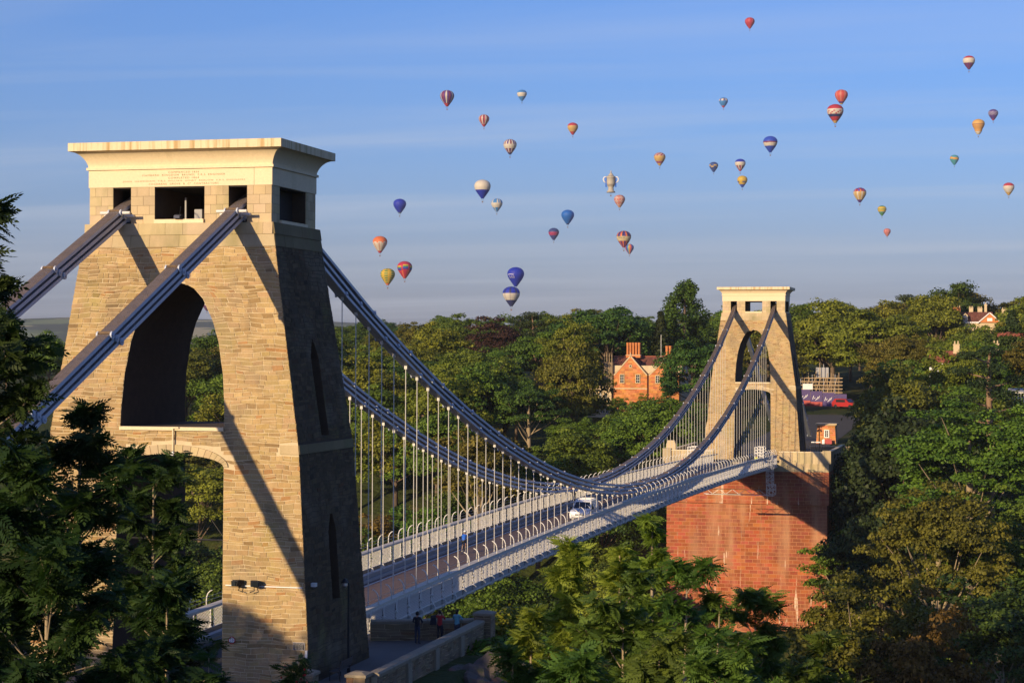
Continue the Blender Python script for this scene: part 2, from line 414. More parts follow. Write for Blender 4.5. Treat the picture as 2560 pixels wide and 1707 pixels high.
# ------------------------------------------------------------------ masonry
def lay_stones(P, z0, z1, ext, rnd, course=(.14, .27), width=(.22, .78), joint=.030, proud=(.008, .034), sink=-.03, palette=None, skip=None, even=False):
    """a list of stones: (8 corners, area, tint). P(u, z, out) gives the point on the wall; ext(z) gives the wall's clear intervals."""
    out = []; z = z0; row = 0
    while z < z1 - .06:
        h = rnd.uniform(*course); zb = min(z + h, z1)
        if z1 - zb < .09: zb = z1
        a, b = ext(z + .004), ext(zb - .004)
        if len(a) != len(b): m = ext((z + zb) / 2); a = b = m
        for (a0, a1), (b0, b1) in zip(a, b):
            L = (a1 - a0 + b1 - b0) / 2
            if L < .08: continue
            cuts = [0.0]; s = 0.0
            if even: s = -(row % 2) * width[0] / 2
            while True:
                s += (width[0] + width[1]) / 2 * rnd.uniform(.97, 1.03) if even and width[1] - width[0] < .1 else rnd.uniform(*width)
                if s > L - width[0] * .45: break
                if s > .1: cuts.append(s / L)
            cuts.append(1.0)
            for c0, c1 in zip(cuts, cuts[1:]):
                j = joint / 2; g0, g1 = c0 + j / L, c1 - j / L
                if g1 - g0 < .02 / L: continue
                ua0, ua1 = a0 + (a1 - a0) * g0, a0 + (a1 - a0) * g1
                ub0, ub1 = b0 + (b1 - b0) * g0, b0 + (b1 - b0) * g1
                if skip and skip((ua0 + ua1) / 2, (z + zb) / 2): continue
                d = [rnd.uniform(*proud) for _ in range(4)]
                dm = sum(d) / 4; d = [dm + (q - dm) * .35 for q in d]
                za, zz = z + j, zb - j
                jit = (lambda q: q) if even else (lambda q: q + rnd.uniform(-.016, .016))
                if not even:
                    Q = lambda u, zq, t: P(u, zq + .032 * math.sin(u * 1.9 + zq * 2.3) + .026 * math.sin(u * 4.3 - zq * 1.7 + 1.1), t)
                    if zz - za > .15 and rnd.random() < .16:
                        zm = za + (zz - za) * rnd.uniform(.4, .6)
                        um0, um1 = (ua0 + ub0) / 2, (ua1 + ub1) / 2
                        out.append(([Q(ua0, za, sink), Q(ua1, za, sink), Q(um1, zm - j, sink), Q(um0, zm - j, sink), Q(ua0, za, d[0]), Q(ua1, za, d[1]), Q(um1, zm - j, d[1]), Q(um0, zm - j, d[0])], (ua1 - ua0) * (zm - za), palette(rnd) if palette else (1, 1, 1)))
                        za = zm + j; ua0, ua1 = um0, um1
                else: Q = P
                cs = [Q(ua0, za, sink), Q(ua1, za, sink), Q(ub1, zz, sink), Q(ub0, zz, sink),
                      Q(jit(ua0), za, d[0]), Q(jit(ua1), za, d[1]), Q(jit(ub1), zz, d[2]), Q(jit(ub0), zz, d[3])]
                out.append((cs, (ua1 - ua0) * (zz - za), palette(rnd) if palette else (1, 1, 1)))
        z = zb; row += 1
    return out
STONE_F = [(4, 5, 6, 7), (0, 1, 5, 4), (1, 2, 6, 5), (2, 3, 7, 6), (3, 0, 4, 7)]
def set_stones(stones, root, material, most, name='stone', rest='stone_courses'):
    """the largest stones as parts of their own, the rest joined as one part"""
    order = sorted(range(len(stones)), key=lambda i: -stones[i][1])
    for i in order[:most]:
        b = MB(); b.add(stones[i][0], STONE_F, 0, stones[i][2]); put(name, b.mesh(name, material), root)
    if order[most:]:
        b = MB()
        for i in order[most:]: b.add(stones[i][0], STONE_F, 0, stones[i][2])
        put(rest, b.mesh(rest, material), root, stuff=True)
def pal_rubble(r):
    k = r.random(); v = r.uniform(.86, 1.08)
    if k < .05: return (v * .92, v * .70, v * .58)
    if k < .13: return (v * .80, v * .75, v * .70)
    if k < .20: return (v * 1.15, v * 1.15, v * 1.15)
    if k < .25: return (v * .68, v * .62, v * .56)
    return (v, v * r.uniform(.92, 1.02), v * r.uniform(.86, 1.04))
def pal_rubble_dark(r):
    c = pal_rubble(r); k = r.uniform(.17, .29); return (c[0] * k, c[1] * k * .98, c[2] * k * 1.02)  # rubble tint, much darker, for the right face
def pal_ashlar_dark(r): v = r.uniform(.30, .42); return (v, v * .98, v * .8)  # darker, slightly yellower ashlar tint for the right-face bands
def pal_ashlar(r): v = r.uniform(.86, 1.08); return (v, v * r.uniform(.95, 1.01), v * r.uniform(.9, 1.02))
def pal_red(r):
    v = r.uniform(.72, 1.2)
    return (v, v * r.uniform(.8, 1.25), v * r.uniform(.75, 1.3))

ARCH = [(0.0, 2.72), (.14, 2.70), (.365, 2.58), (.465, 2.45), (.59, 2.30), (.73, 1.98), (.885, 1.42), (.955, .95), (.985, .55), (1.0, .03)]
def build_tower(Y, dz, label, near, zk, zbt, zla, zls, zat, n_parts, seed):
    rnd = random.Random(seed)
    root = thing('bridge_tower', (0, Y, dz), label, 'bridge tower', 'stone towers of the suspension bridge')
    hw = lambda z: float(np.interp(z, [-6, 0, zk, 22.0], [7.33 + 6 * .0708, 7.33, 6.553, 4.90]))
    hd = lambda z: float(np.interp(z, [-6, 0, zk, 22.0], [4.40 + 6 * .043, 4.40, 3.92, 3.215]))
    def o(z):
        if z >= zat or zla <= z < zbt: return 0.0
        if z >= zbt: return float(np.interp((z - zbt) / (zat - zbt), [a for a, _ in ARCH], [b for _, b in ARCH]))
        if z >= zls: return 2.75 * math.sqrt(max(0, 1 - ((z - zls) / (zla - zls)) ** 2))
        return 2.75 + .012 * (zls - z)
    niches = [(zk + .5, zk + 5.3), (zk - 7.6, zk - 3.2)]
    def nic(z):
        for a, b in niches:
            if a < z < b: return .55 if z < b - 1.0 else .55 * max(0.0, (b - z)) ** .7
        return 0.0
    lv = {-6.0, -.5, 0.0, zk, zls, zla, zbt, zat, 20.83, 22.0}
    lv |= {zbt + (zat - zbt) * a for a, _ in ARCH}
    lv |= {zls + (zla - zls) * math.sin(q * math.pi / 16) for q in range(9)}
    for a, b in niches: lv |= {a, b, b - 1.0, b - .8, b - .6, b - .4, b - .2, b - .05}
    lv = sorted(lv); lv = [q for i, q in enumerate(lv) if i == 0 or q - lv[i - 1] > 1e-4]
    b = MB(); rv = MB()
    for za, zb in zip(lv, lv[1:]):
        oa, ob = o(za + 1e-4), o(zb - 1e-4)
        wa, wb, da, db = hw(za), hw(zb), hd(za), hd(zb)
        for s in (-1, 1):
            if oa < .02 and ob < .02: b.add([(-wa, s * da, za), (wa, s * da, za), (wb, s * db, zb), (-wb, s * db, zb)], [(0, 1, 2, 3) if s < 0 else (3, 2, 1, 0)])
            else:
                for e in (-1, 1):
                    b.add([(e * oa, s * da, za), (e * wa, s * da, za), (e * wb, s * db, zb), (e * ob, s * db, zb)], [(0, 1, 2, 3) if s * e < 0 else (3, 2, 1, 0)])
        if not (oa < .02 and ob < .02):
            for e in (-1, 1): rv.add([(e * oa, -da, za), (e * oa, da, za), (e * ob, db, zb), (e * ob, -db, zb)], [(0, 1, 2, 3) if e < 0 else (3, 2, 1, 0)])
        for s in (-1, 1):
            na, nb = nic(za + 1e-4), nic(zb - 1e-4)
            pa = [(s * wa, -da, za), (s * wa, -na, za), (s * wa, na, za), (s * wa, da, za)]
            pb = [(s * wb, -db, zb), (s * wb, -nb, zb), (s * wb, nb, zb), (s * wb, db, zb)]
            fl = (lambda f: f) if s > 0 else (lambda f: f[::-1])
            if na > 0 or nb > 0:
                for i in (0, 2): b.add([pa[i], pa[i + 1], pb[i + 1], pb[i]], [fl((0, 1, 2, 3))], 1 if s > 0 else 0)
                q = .45 * s; ia = [(p[0] - q, p[1], p[2]) for p in pa[1:3]]; ib = [(p[0] - q, p[1], p[2]) for p in pb[1:3]]
                rv.add([ia[0], ia[1], ib[1], ib[0]], [fl((0, 1, 2, 3))])
                rv.add([pa[1], ia[0], ib[0], pb[1]], [fl((0, 1, 2, 3))]); rv.add([ia[1], pa[2], pb[2], ib[1]], [fl((0, 1, 2, 3))])
            else: b.add([pa[0], pa[3], pb[3], pb[0]], [fl((0, 1, 2, 3))], 1 if s > 0 else 0)
    for a, _ in niches:
        for s in (-1, 1): w = hw(a); rv.add([(s * w, -.55, a), (s * w, .55, a), (s * (w - .45), .55, a), (s * (w - .45), -.55, a)], [(0, 1, 2, 3)])
    w, d = o(zbt), hd(zbt)
    rv.add([(-w, -d, zbt), (w, -d, zbt), (w, d, zbt), (-w, d, zbt)], [(0, 1, 2, 3)])
    w, d = hw(22), hd(22)
    b.add([(-w, -d, 22), (w, -d, 22), (w, d, 22), (-w, d, 22)], [(0, 1, 2, 3)])
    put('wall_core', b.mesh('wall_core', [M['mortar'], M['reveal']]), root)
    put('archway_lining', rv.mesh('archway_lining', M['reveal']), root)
    # rubble facing, front and right face
    Pf = lambda u, z, t: (u, -(hd(z) + t), z)
    Pr = lambda u, z, t: (hw(z) + t, u, z)
    def ef(z):
        q = o(z); w = hw(z) + .025
        return [(-w, w)] if q < .05 else [(-w, -q), (q, w)]
    def er(z):
        q = nic(z); d = hd(z) + .02
        return [(-d, d)] if q < .04 else [(-d, -q), (q, d)]
    ring = lambda u, z: zls - .1 < z < zla + .55 and abs(u) < 3.1 and z < zls + .55 + (zla - zls) * math.sqrt(max(0, 1 - (u / 3.1) ** 2))
    qz = (zk - .25, zk + .2)
    band = lambda u, z: qz[0] - .02 < z < qz[1] + .1
    st = lay_stones(Pf, -.6, 20.83, ef, rnd, palette=pal_rubble, skip=lambda u, z: ring(u, z) or (band(u, z) and u > 5.6))
    st += lay_stones(Pr, -.6, 20.83, er, rnd, palette=pal_rubble_dark, skip=band)
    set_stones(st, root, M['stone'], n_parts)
    bl = lay_stones(Pf, 20.83, 21.42, lambda z: [(-hw(z) - .03, hw(z) + .03)], rnd, (.59, .6), (.9, 1.7), .012, (.045, .055), palette=pal_ashlar, even=True)
    bl += lay_stones(Pf, 21.42, 22.0, lambda z: [(-4.95, 4.95)], rnd, (.59, .6), (.9, 1.7), .012, (.08, .09), palette=pal_ashlar, even=True)
    bl += lay_stones(Pr, 20.83, 21.42, lambda z: [(-hd(z) - .03, hd(z) + .03)], rnd, (.59, .6), (.9, 1.7), .012, (.045, .055), palette=pal_ashlar_dark, even=True)
    bl += lay_stones(Pr, 21.42, 22.0, lambda z: [(-3.28, 3.28)], rnd, (.59, .6), (.9, 1.7), .012, (.08, .09), palette=pal_ashlar_dark, even=True)
    bl += lay_stones(Pr, qz[0], qz[1], lambda z: [(-hd(z) - .03, hd(z) + .03)], rnd, (.45, .46), (.9, 1.5), .015, (.06, .07), palette=pal_ashlar_dark, even=True)
    bl += lay_stones(Pf, qz[0], qz[1], lambda z: [(5.62, hw(z) + .03)], rnd, (.45, .46), (.9, 1.5), .015, (.06, .07), palette=pal_ashlar, even=True)
    # pillars of the top chamber
    SL, SR, WN = 2.58, 3.53, 1.31
    cr = MB()
    for s in (-1, 1):
        x0, x1 = sorted((s * WN, s * SL)); cr.box(x0, x1, -3.02, 3.02, 22.002, 23.8)
        x0, x1 = sorted((s * SR, s * 4.76))
        cr.box(x0, x1, -3.02, -2.0, 22.002, 23.8); cr.box(x0, x1, 1.67, 3.02, 22.002, 23.8)
    put('pillar_core', cr.mesh('pillar_core', M['reveal']), root)
    b = MB(); b.box(-4.7, 4.7, -2.98, 2.98, 23.74, 23.801); put('ceiling', b.mesh('ceiling', M['dark']), root)  # ceiling coloured dark to paint in the chamber's shade
    for s in (-1, 1):
        b = MB(); x0, x1 = sorted((s * (SL + .02), s * (SR - .02)))
        b.prism([(x0, -1.7, 22.004), (x0, 1.7, 22.004), (x0, .9, 23.0), (x0, 0, 23.25), (x0, -.9, 23.0)], (x1 - x0, 0, 0)); put('saddle', b.mesh('saddle', M['black_iron']), root)
        b = MB(); x0, x1 = sorted((s * 4.0, s * 4.06)); b.box(x0, x1, -1.98, 1.65, 22.02, 23.73); put('side_screen', b.mesh('side_screen', M['dark']), root)
    for sy in (-1, 1):
        P = (lambda u, z, t: (u, -(3.02 + t), z)) if sy < 0 else (lambda u, z, t: (-u, 3.02 + t, z))
        bl += lay_stones(P, 22.004, 23.8, lambda z: [(-4.80, -SR), (-SL, -WN), (WN, SL), (SR, 4.80)], rnd, (.44, .455), (.62, .66), .012, (.04, .05), palette=pal_ashlar, even=True)
    bl += lay_stones(lambda u, z, t: (4.76 + t, u, z), 22.004, 23.8, lambda z: [(-3.05, -2.0), (1.67, 3.05)], rnd, (.44, .455), (.62, .66), .012, (.04, .05), palette=pal_ashlar, even=True)
    bl += lay_stones(lambda u, z, t: (-4.76 - t, -u, z), 22.004, 23.8, lambda z: [(-3.05, -1.67), (2.0, 3.05)], rnd, (.44, .455), (.62, .66), .012, (.04, .05), palette=pal_ashlar, even=True)
    set_stones(bl, root, M['ashlar'], 140 if near else 40, 'ashlar_block', 'ashlar_blocks')
    # sills
    for sy in (-1, 1):
        b = MB(); b.box(-WN + .01, WN - .01, sy * 3.05 - .14, sy * 3.05 + .14, 22.006, 22.2); put('window_sill', b.mesh('window_sill', M['cream']), root)
        b = MB(); b.box(sy * 4.77 - .14, sy * 4.77 + .14, -1.99, 1.66, 22.006, 22.16); put('window_sill', b.mesh('window_sill', M['cream']), root)
    # frieze, moulding, hollow cornice, slab
    def loft(prof, name, material):
        b = MB(); k = len(prof)
        vs = [p for (w, d, z) in prof for p in ((-w, -d, z), (w, -d, z), (w, d, z), (-w, d, z))]
        fs = [(4 * i + j, 4 * i + (j + 1) % 4, 4 * i + 4 + (j + 1) % 4, 4 * i + 4 + j) for i in range(k - 1) for j in range(4)] + [(3, 2, 1, 0), tuple(range(4 * k - 4, 4 * k))]
        b.add(vs, fs); return put(name, b.mesh(name, material), root)
    loft([(4.84, 3.095, 23.802), (4.84, 3.095, 24.66)], 'frieze', M['cream'])
    loft([(4.93, 3.185, 24.662), (4.93, 3.185, 24.79)], 'moulding', M['cream'])
    cav = [(4.85 + .66 * (1 - math.cos(t * math.pi / 2)) ** .8, 3.105 + .66 * (1 - math.cos(t * math.pi / 2)) ** .8, 24.792 + .75 * math.sin(t * math.pi / 2)) for t in np.linspace(0, 1, 12)]
    loft(cav, 'cornice', M['cream'])
    loft([(5.53, 3.80, 25.545), (5.585, 3.87, 25.56), (5.585, 3.87, 25.96)], 'roof_slab', M['slab'])
    # beam edge and the ring of stones of the low arch
    b = MB(); b.box(-2.72, 2.72, -hd(zbt) - .14, -hd(zbt) + .2, zbt - .14, zbt + .03); put('beam_edge', b.mesh('beam_edge', M['cream']), root)
    n = 21
    for i in range(n):
        t0, t1 = math.pi * (i + .03) / n, math.pi * (i + .97) / n
        q = []
        for t, e in ((t0, 0), (t1, 0), (t1, 1), (t0, 1)):
            rx, rz = (2.75, zla - zls) if not e else (2.98, zla - zls + .46)
            q.append((rx * math.cos(t), zls + rz * math.sin(t)))
        dd = hd(zls) + .07
        b = MB(); b.hexa([(q[k][0], -dd + .4, q[k][1]) for k in range(4)] + [(q[k][0], -dd, q[k][1]) for k in range(4)], 0, pal_ashlar(rnd))
        put('arch_stone', b.mesh('arch_stone', M['ashlar']), root)
    return root, hw, hd

tower1, HW, HD = build_tower(0, 0, 'tall stone bridge tower in front, with carved lettering under its cornice', True, 11.10, 12.06, 10.78, 10.20, 19.11, 300, 11)
tower2, HW2, HD2 = build_tower(214, -.345, 'small distant stone bridge tower standing on the red pier', False, 10.55, 11.33, 10.25, 9.55, 19.40, 60, 12)

def text_mesh(body, width=None, height=None):
    cu = bpy.data.curves.new('lettering', 'FONT'); cu.body = body; cu.resolution_u = 2; cu.align_x = 'CENTER'; cu.size = 1.0; cu.extrude = .02; cu.space_character = 1.25
    o = bpy.data.objects.new('lettering', cu); COL.objects.link(o)
    bpy.context.view_layer.update()
    m = bpy.data.meshes.new_from_object(o.evaluated_get(bpy.context.evaluated_depsgraph_get()))
    bpy.data.objects.remove(o); bpy.data.curves.remove(cu)
    v = np.zeros(len(m.vertices) * 3); m.vertices.foreach_get('co', v); v = v.reshape(-1, 3)
    lo, hi = v.min(0), v.max(0); v[:, 0] -= (lo[0] + hi[0]) / 2; v[:, 1] -= (lo[1] + hi[1]) / 2
    if width: v[:, 0] *= width / (hi[0] - lo[0])
    if height: v[:, 1] *= height / (hi[1] - lo[1])
    m.vertices.foreach_set('co', v.ravel()); m.update()
    return m
def text_on(body, width, height, fn, material, parent, name='lettering', world=False):
    """fn maps a flat (x, y, depth) to the surface"""
    m = text_mesh(body, width, height)
    v = np.zeros(len(m.vertices) * 3); m.vertices.foreach_get('co', v); v = v.reshape(-1, 3)
    v = np.array([fn(*q) for q in v]); m.vertices.foreach_set('co', v.ravel()); m.materials.clear(); m.materials.append(material); m.update()
    return put(name, m, parent, world=world)
for body, w, z in (('COMMENCED 1836', 1.62, 24.50), ('ISAMBARD  KINGDOM  BRUNEL  F.R.S. ENGINEER', 4.36, 24.365), ('COMPLETED 1864', 1.62, 24.22),
                   ('JOHN  HAWKSHAW  F.R.S. WILLIAM  HENRY  BARLOW  F.R.S. ENGINEERS', 6.43, 24.07), ('COCHRANE  GROVE  &  C\u00ba  CONTRACTORS', 3.67, 23.93)):
    text_on(body, w, .088, lambda x, y, d, z=z: (x + .22, -3.095 - .004 - d * .1, z + y), M['letter'], tower1, 'inscription')
b = MB(); b.box(3.90, 3.915, -3.10, -3.08, 23.81, 24.655); put('panel_joint', b.mesh('panel_joint', M['letter']), tower1)

# machinery room behind the near tower's window, floodlight in it
b = MB(); b.box(-1.305, 1.305, 2.6, 2.66, 22.01, 23.79)
put('back_door', b.mesh('back_door', M['dark']), tower1)
b = MB()
for s in (-1, 1): b.box(min(s * 2.6, s * 3.5), max(s * 2.6, s * 3.5), 2.9, 2.96, 22.6, 23.79)
put('slot_shutter', b.mesh('slot_shutter', M['dark']), tower1)
b = MB(); b.box(.15, .55, -1.6, -1.2, 22.2, 22.78); b.box(-.5, -.42, -1.3, -1.2, 22.0, 23.4); b.box(.86, .92, -1.0, -.9, 22.0, 23.79)
put('winch_gear', b.mesh('winch_gear', M['girder']), tower1)
fl = thing('floodlight', (-.02, -3.1, 22.2), 'black floodlight standing on the middle sill under the carved lettering', 'floodlight')
b = MB(); b.hexa([(-.16, -.28, .02), (.20, -.28, .02), (.24, .0, .0), (-.2, .0, .0), (-.16, -.14, .22), (.20, -.14, .22), (.24, .12, .25), (-.2, .12, .25)]); put('lamp_body', b.mesh('lamp_body', M['plastic_black']), fl)
b = MB(); b.tube([(.0, .1, .24), (-.12, .5, .6), (-.3, .9, .66)], .025, 5); put('bracket', b.mesh('bracket', M['black_iron']), fl)
b = MB(); b.box(-.13, .17, -.31, -.285, .03, .17); put('lens', b.mesh('lens', M['glass']), fl)

# fittings on the near tower's face
def on_face(x, z, t=.07): return (x, -(HD(z) + t), z)
b = MB(); b.box(3.0, 6.9, -HD(4.6) - .10, -HD(4.6) - .05, 4.55, 4.60); put('conduit', b.mesh('conduit', M['white_paint']), tower1)
for x, r, lb in ((3.85, -.5, 'left-hand black twin lamp head clamped to the white conduit on the big tower'), (4.45, .5, 'right-hand black twin lamp head clamped to the white conduit on the big tower')):
    t = thing('wall_lamp', (x, -HD(4.7) - .1, 4.72), lb, 'lamp', 'lamps on the tower face')
    t.rotation_euler = (0, 0, r)
    b = MB(); b.hexa([(-.2, -.5, -.12), (.2, -.5, -.12), (.16, 0, -.14), (-.16, 0, -.14), (-.2, -.42, .16), (.2, -.42, .16), (.16, 0, .14), (-.16, 0, .14)]); put('lamp_head', b.mesh('lamp_head', M['plastic_black']), t)
    b = MB(); b.box(-.15, .15, -.53, -.50, -.1, .12); put('lens', b.mesh('lens', M['glass']), t)
    b = MB(); b.tube([(0, -.1, -.12), (0, -.22, -.35), (-.2 * (1 if r < 0 else -1) * -1, -.1, -.42)], .025, 5); put('cable', b.mesh('cable', M['black_iron']), t)
t = thing('pendant_lamp', on_face(.14, 12.06, .1), 'cream pipe with a lamp shade hanging from the middle of the beam over the roadway', 'lamp')
b = MB(); b.tube([(0, -.08, -.02), (0, -.08, -1.15)], .045, 8); b.box(-.02, .3, -.12, -.04, -.04, .04); put('pipe', b.mesh('pipe', M['cream']), t)
b = MB(); b.lathe([(.05, -1.12), (.06, -1.2), (.13, -1.33), (.12, -1.34)], 10, (0, -.08, 0)); put('lamp_shade', b.mesh('lamp_shade', M['white_paint']), t)
# signs on the face
t = thing('speed_sign', on_face(3.38, 1.97, .07), 'round white and red sign reading 20 low on the tower leg', 'sign')
def disc(r0, z, n=24, y=0.0): return [(r0 * math.cos(2 * math.pi * k / n), y, z + r0 * math.sin(2 * math.pi * k / n)) for k in range(n)]
b = MB(); b.prism(disc(.18, 0), (0, -.012, 0)); put('rim', b.mesh('rim', M['signred']), t)
b = MB(); b.prism(disc(.135, 0, y=-.012), (0, -.004, 0)); put('sign_face', b.mesh('sign_face', M['white_print']), t)
text_on('20', .18, .12, lambda x, y, d: (x, -.018 - d * .1, y), M['plastic_black'], t, 'numeral')
t = thing('notice_board', on_face(6.78, 1.82, .06), 'small black notice with white lettering at the right edge of the tower leg', 'sign')
b = MB(); b.box(-.29, .29, -.015, .015, -.18, .18); put('board', b.mesh('board', M['white_print']), t)
b = MB(); b.box(-.275, .275, -.02, -.016, -.165, .165); put('sign_face', b.mesh('sign_face', M['plastic_black']), t)
for s_, w_, h_, z_ in (('SAMARITANS CARE', .5, .05, .115), ('TALK TO US ANYTIME', .44, .035, .035), ('NIGHT OR DAY ON', .40, .035, -.03), ('0845 790 9090', .42, .05, -.115)):
    text_on(s_, w_, h_, lambda x, y, d, z_=z_: (x, -.022 - d * .1, z_ + y), M['white_print'], t)
b = MB(); b.box(7.11, 7.22, -HD(1.4) - .12, -HD(1.4) - .05, 1.16, 1.64); put('junction_box', b.mesh('junction_box', M['white_paint']), tower1)
t = thing('camera_unit', (HW(4.6) + .06, -3.4, 4.62), 'small white camera box on the shaded side of the big tower', 'camera')
b = MB(); b.box(-.02, .22, -.12, .12, -.08, .10); put('camera_body', b.mesh('camera_body', M['white_paint']), t)
b = MB(); b.tube([(.1, 0, -.08), (.1, 0, -.2), (-.04, 0, -.22)], .02, 5); put('bracket', b.mesh('bracket', M['black_iron']), t)

# road lamp hung on a bar across the near archway
t = thing('roadway_lantern', (2.80, -3.2, 6.6), 'black lantern on an iron bar crossing the archway of the big tower', 'lantern')
b = MB(); b.tube([(0, 0, 0), (-5.6, 0, 0)], .045, 6); b.tube([(-.25, 0, .0), (-1.0, 0, 1.0)], .02, 5); put('iron_bar', b.mesh('iron_bar', M['black_iron']), t)
b = MB(); b.lathe([(.03, -.75), (.10, -.6), (.17, -.15), (.2, 0), (.08, .1), (.02, .18)], 8, (-.25, 0, -.1)); put('lantern_body', b.mesh('lantern_body', M['black_iron']), t)

# ------------------------------------------------------------------ near terrace: paving, road, parapets
b = MB(); b.box(-12, 11.15, -30, 12.2, -3.0, 0.0)
pv = put('pavement', b.mesh('pavement', M['paving'])); pv['kind'] = 'structure'
b = MB(); b.box(-2.7, 2.7, -75, 9.0, -.5, .006)
rd = put('road', b.mesh('road', M['asphalt'])); rd['kind'] = 'structure'
b = MB()
for s in (-1, 1): b.box(min(s * 2.7, s * 2.86), max(s * 2.7, s * 2.86), -75, 9.0, -.5, .12)
kb = put('kerb', b.mesh('kerb', M['coping'])); kb['kind'] = 'structure'

def parapet_run(p, q, label, h=1.12, thick=.42, drop=1.6, nposts=2, seed=3, cat='wall', group=None, ends=(False, True)):
    """low stone wall with coping, pilasters and stones facing outward (right of p->q)"""
    rnd = random.Random(seed)
    p = Vector((p[0], p[1], 0)); q = Vector((q[0], q[1], 0)); L = (q - p).length; d = (q - p) / L; nrm = Vector((d.y, -d.x, 0))
    t = thing('parapet_wall', p, label, cat, group)
    W = lambda u, z, o: tuple(d * u + nrm * (o) + Vector((0, 0, z)))
    b = MB(); b.hexa([W(0, -drop, -thick), W(L, -drop, -thick), W(L, -drop, 0), W(0, -drop, 0), W(0, h - .2, -thick), W(L, h - .2, -thick), W(L, h - .2, 0), W(0, h - .2, 0)])
    put('wall_core', b.mesh('wall_core', M['mortar']), t)
    st = lay_stones(lambda u, z, o: W(u, z, o), -drop, h - .2, lambda z: [(0, L)], rnd, (.15, .2), (.4, .9), .02, (.02, .045), palette=pal_rubble)
    st += lay_stones(lambda u, z, o: W(L - u, z, -thick - o), 0, h - .2, lambda z: [(0, L)], rnd, (.15, .2), (.4, .9), .02, (.02, .045), palette=pal_rubble)
    set_stones(st, t, M['parapet'], 90)
    u = 0
    while u < L - .2:
        l = min(rnd.uniform(1.3, 1.9), L - u); b = MB(); e = .012; v = rnd.uniform(.0, .012)
        top = h + v
        b.prism([W(u + e, h - .21, -thick - .08), W(u + e, h - .21, .08), W(u + e, h - .06, .1), W(u + e, top, .0), W(u + e, top, -thick), W(u + e, h - .06, -thick - .1)], d * (l - 2 * e))
        put('coping_stone', b.mesh('coping_stone', M['coping']), t); u += l
    us = [L * (i + 1) / (nposts + 1) for i in range(nposts)]
    for u in us:
        b = MB(); b.hexa([W(u - .3, -drop, 0), W(u + .3, -drop, 0), W(u + .3, -drop, .17), W(u - .3, -drop, .17), W(u - .3, h - .22, 0), W(u + .3, h - .22, 0), W(u + .3, h - .22, .15), W(u - .3, h - .22, .15)])
        put('pilaster', b.mesh('pilaster', M['coping']), t)
    return t
def gate_pillar(x, y, label, w=.85, h=1.45, z0=-1.7, group='square stone pillars of the terrace'):
    t = thing('stone_pillar', (x, y, 0), label, 'pillar', group); rnd = random.Random(int(x * 100))
    b = MB(); b.box(-w / 2 + .03, w / 2 - .03, -w / 2 + .03, w / 2 - .03, z0, h - .16); put('pillar_core', b.mesh('pillar_core', M['mortar']), t)
    st = []
    for k in range(4):
        a = k * math.pi / 2; c, s = math.cos(a), math.sin(a)
        P = lambda u, z, o, c=c, s=s: ((w / 2 - .03 + o) * c - u * s, (w / 2 - .03 + o) * s + u * c, z)
        st += lay_stones(P, z0, h - .16, lambda z: [(-w / 2, w / 2)], rnd, (.2, .28), (.3, .6), .02, (.02, .035), palette=pal_rubble)
    set_stones(st, t, M['parapet'], 24)
    b = MB(); q = w / 2 + .06
    b.add([(-q, -q, h - .16), (q, -q, h - .16), (q, q, h - .16), (-q, q, h - .16), (-q, -q, h - .04), (q, -q, h - .04), (q, q, h - .04), (-q, q, h - .04), (-.2, -.2, h + .06), (.2, -.2, h + .06), (.2, .2, h + .06), (-.2, .2, h + .06)],
          [(3, 2, 1, 0), (0, 1, 5, 4), (1, 2, 6, 5), (2, 3, 7, 6), (3, 0, 4, 7), (4, 5, 9, 8), (5, 6, 10, 9), (6, 7, 11, 10), (7, 4, 8, 11), (8, 9, 10, 11)])
    put('cap', b.mesh('cap', M['coping']), t)
    return t
parapet_run((11.45, -6.7), (11.45, 11.7), 'long low stone wall with coping along the drop beside the big tower', nposts=3, seed=5)
parapet_run((10.9, 12.45), (5.4, 10.3), 'low stone wall at the back of the terrace behind the standing people', nposts=1, seed=6)
gate_pillar(11.35, 12.3, 'square stone pillar at the far corner of the terrace wall', .95, 1.5)
gate_pillar(10.75, -7.25, 'square sunlit stone pillar at the near end of the terrace wall', .9, 1.2)
gate_pillar(8.35, -7.45, 'square stone pillar against the foot of the tower by the bench', .8, 1.2)
b = MB(); b.box(-11.8, 11.2, -9, 12.0, -46, -3.01)
t = thing('near_abutment', (0, 2, -46), 'dark stone base under the terrace of the big tower', 'abutment'); put('masonry_base', b.mesh('masonry_base', M['reveal']), t, world=True)

# ------------------------------------------------------------------ far abutment of red sandstone
ab = thing('red_pier', (0, 215, -44), 'huge red sandstone pier carrying the distant tower', 'pier')
AX, AY0, AY1, ADZ = 11.95, 203.0, 230.0, 0
hwa = lambda z: 12.0 + .004 * (-z)
fya = lambda z: AY0 - .008 * (-z - 2)
b = MB()
for z0, z1 in ((-44, -7.0), (-7.0, -2.15)):
    e = .0 if z1 < -5 else .28
    b.hexa([(-hwa(z0) - e, fya(z0) - e, z0), (hwa(z0) + e, fya(z0) - e, z0), (hwa(z0) + e, AY1, z0), (-hwa(z0) - e, AY1, z0), (-hwa(z1) - e, fya(z1) - e, z1), (hwa(z1) + e, fya(z1) - e, z1), (hwa(z1) + e, AY1, z1), (-hwa(z1) - e, AY1, z1)])
put('pier_core', b.mesh('pier_core', M['redmortar']), ab, world=True)
rnd = random.Random(77)
def put_world_stones(stones, root, material, most, name, rest):
    order = sorted(range(len(stones)), key=lambda i: -stones[i][1])
    for i in order[:most]:
        b = MB(); b.add(stones[i][0], STONE_F, 0, stones[i][2]); put(name, b.mesh(name, material), root, world=True)
    if order[most:]:
        b = MB()
        for i in order[most:]: b.add(stones[i][0], STONE_F, 0, stones[i][2])
        put(rest, b.mesh(rest, material), root, world=True, stuff=True)
st = []
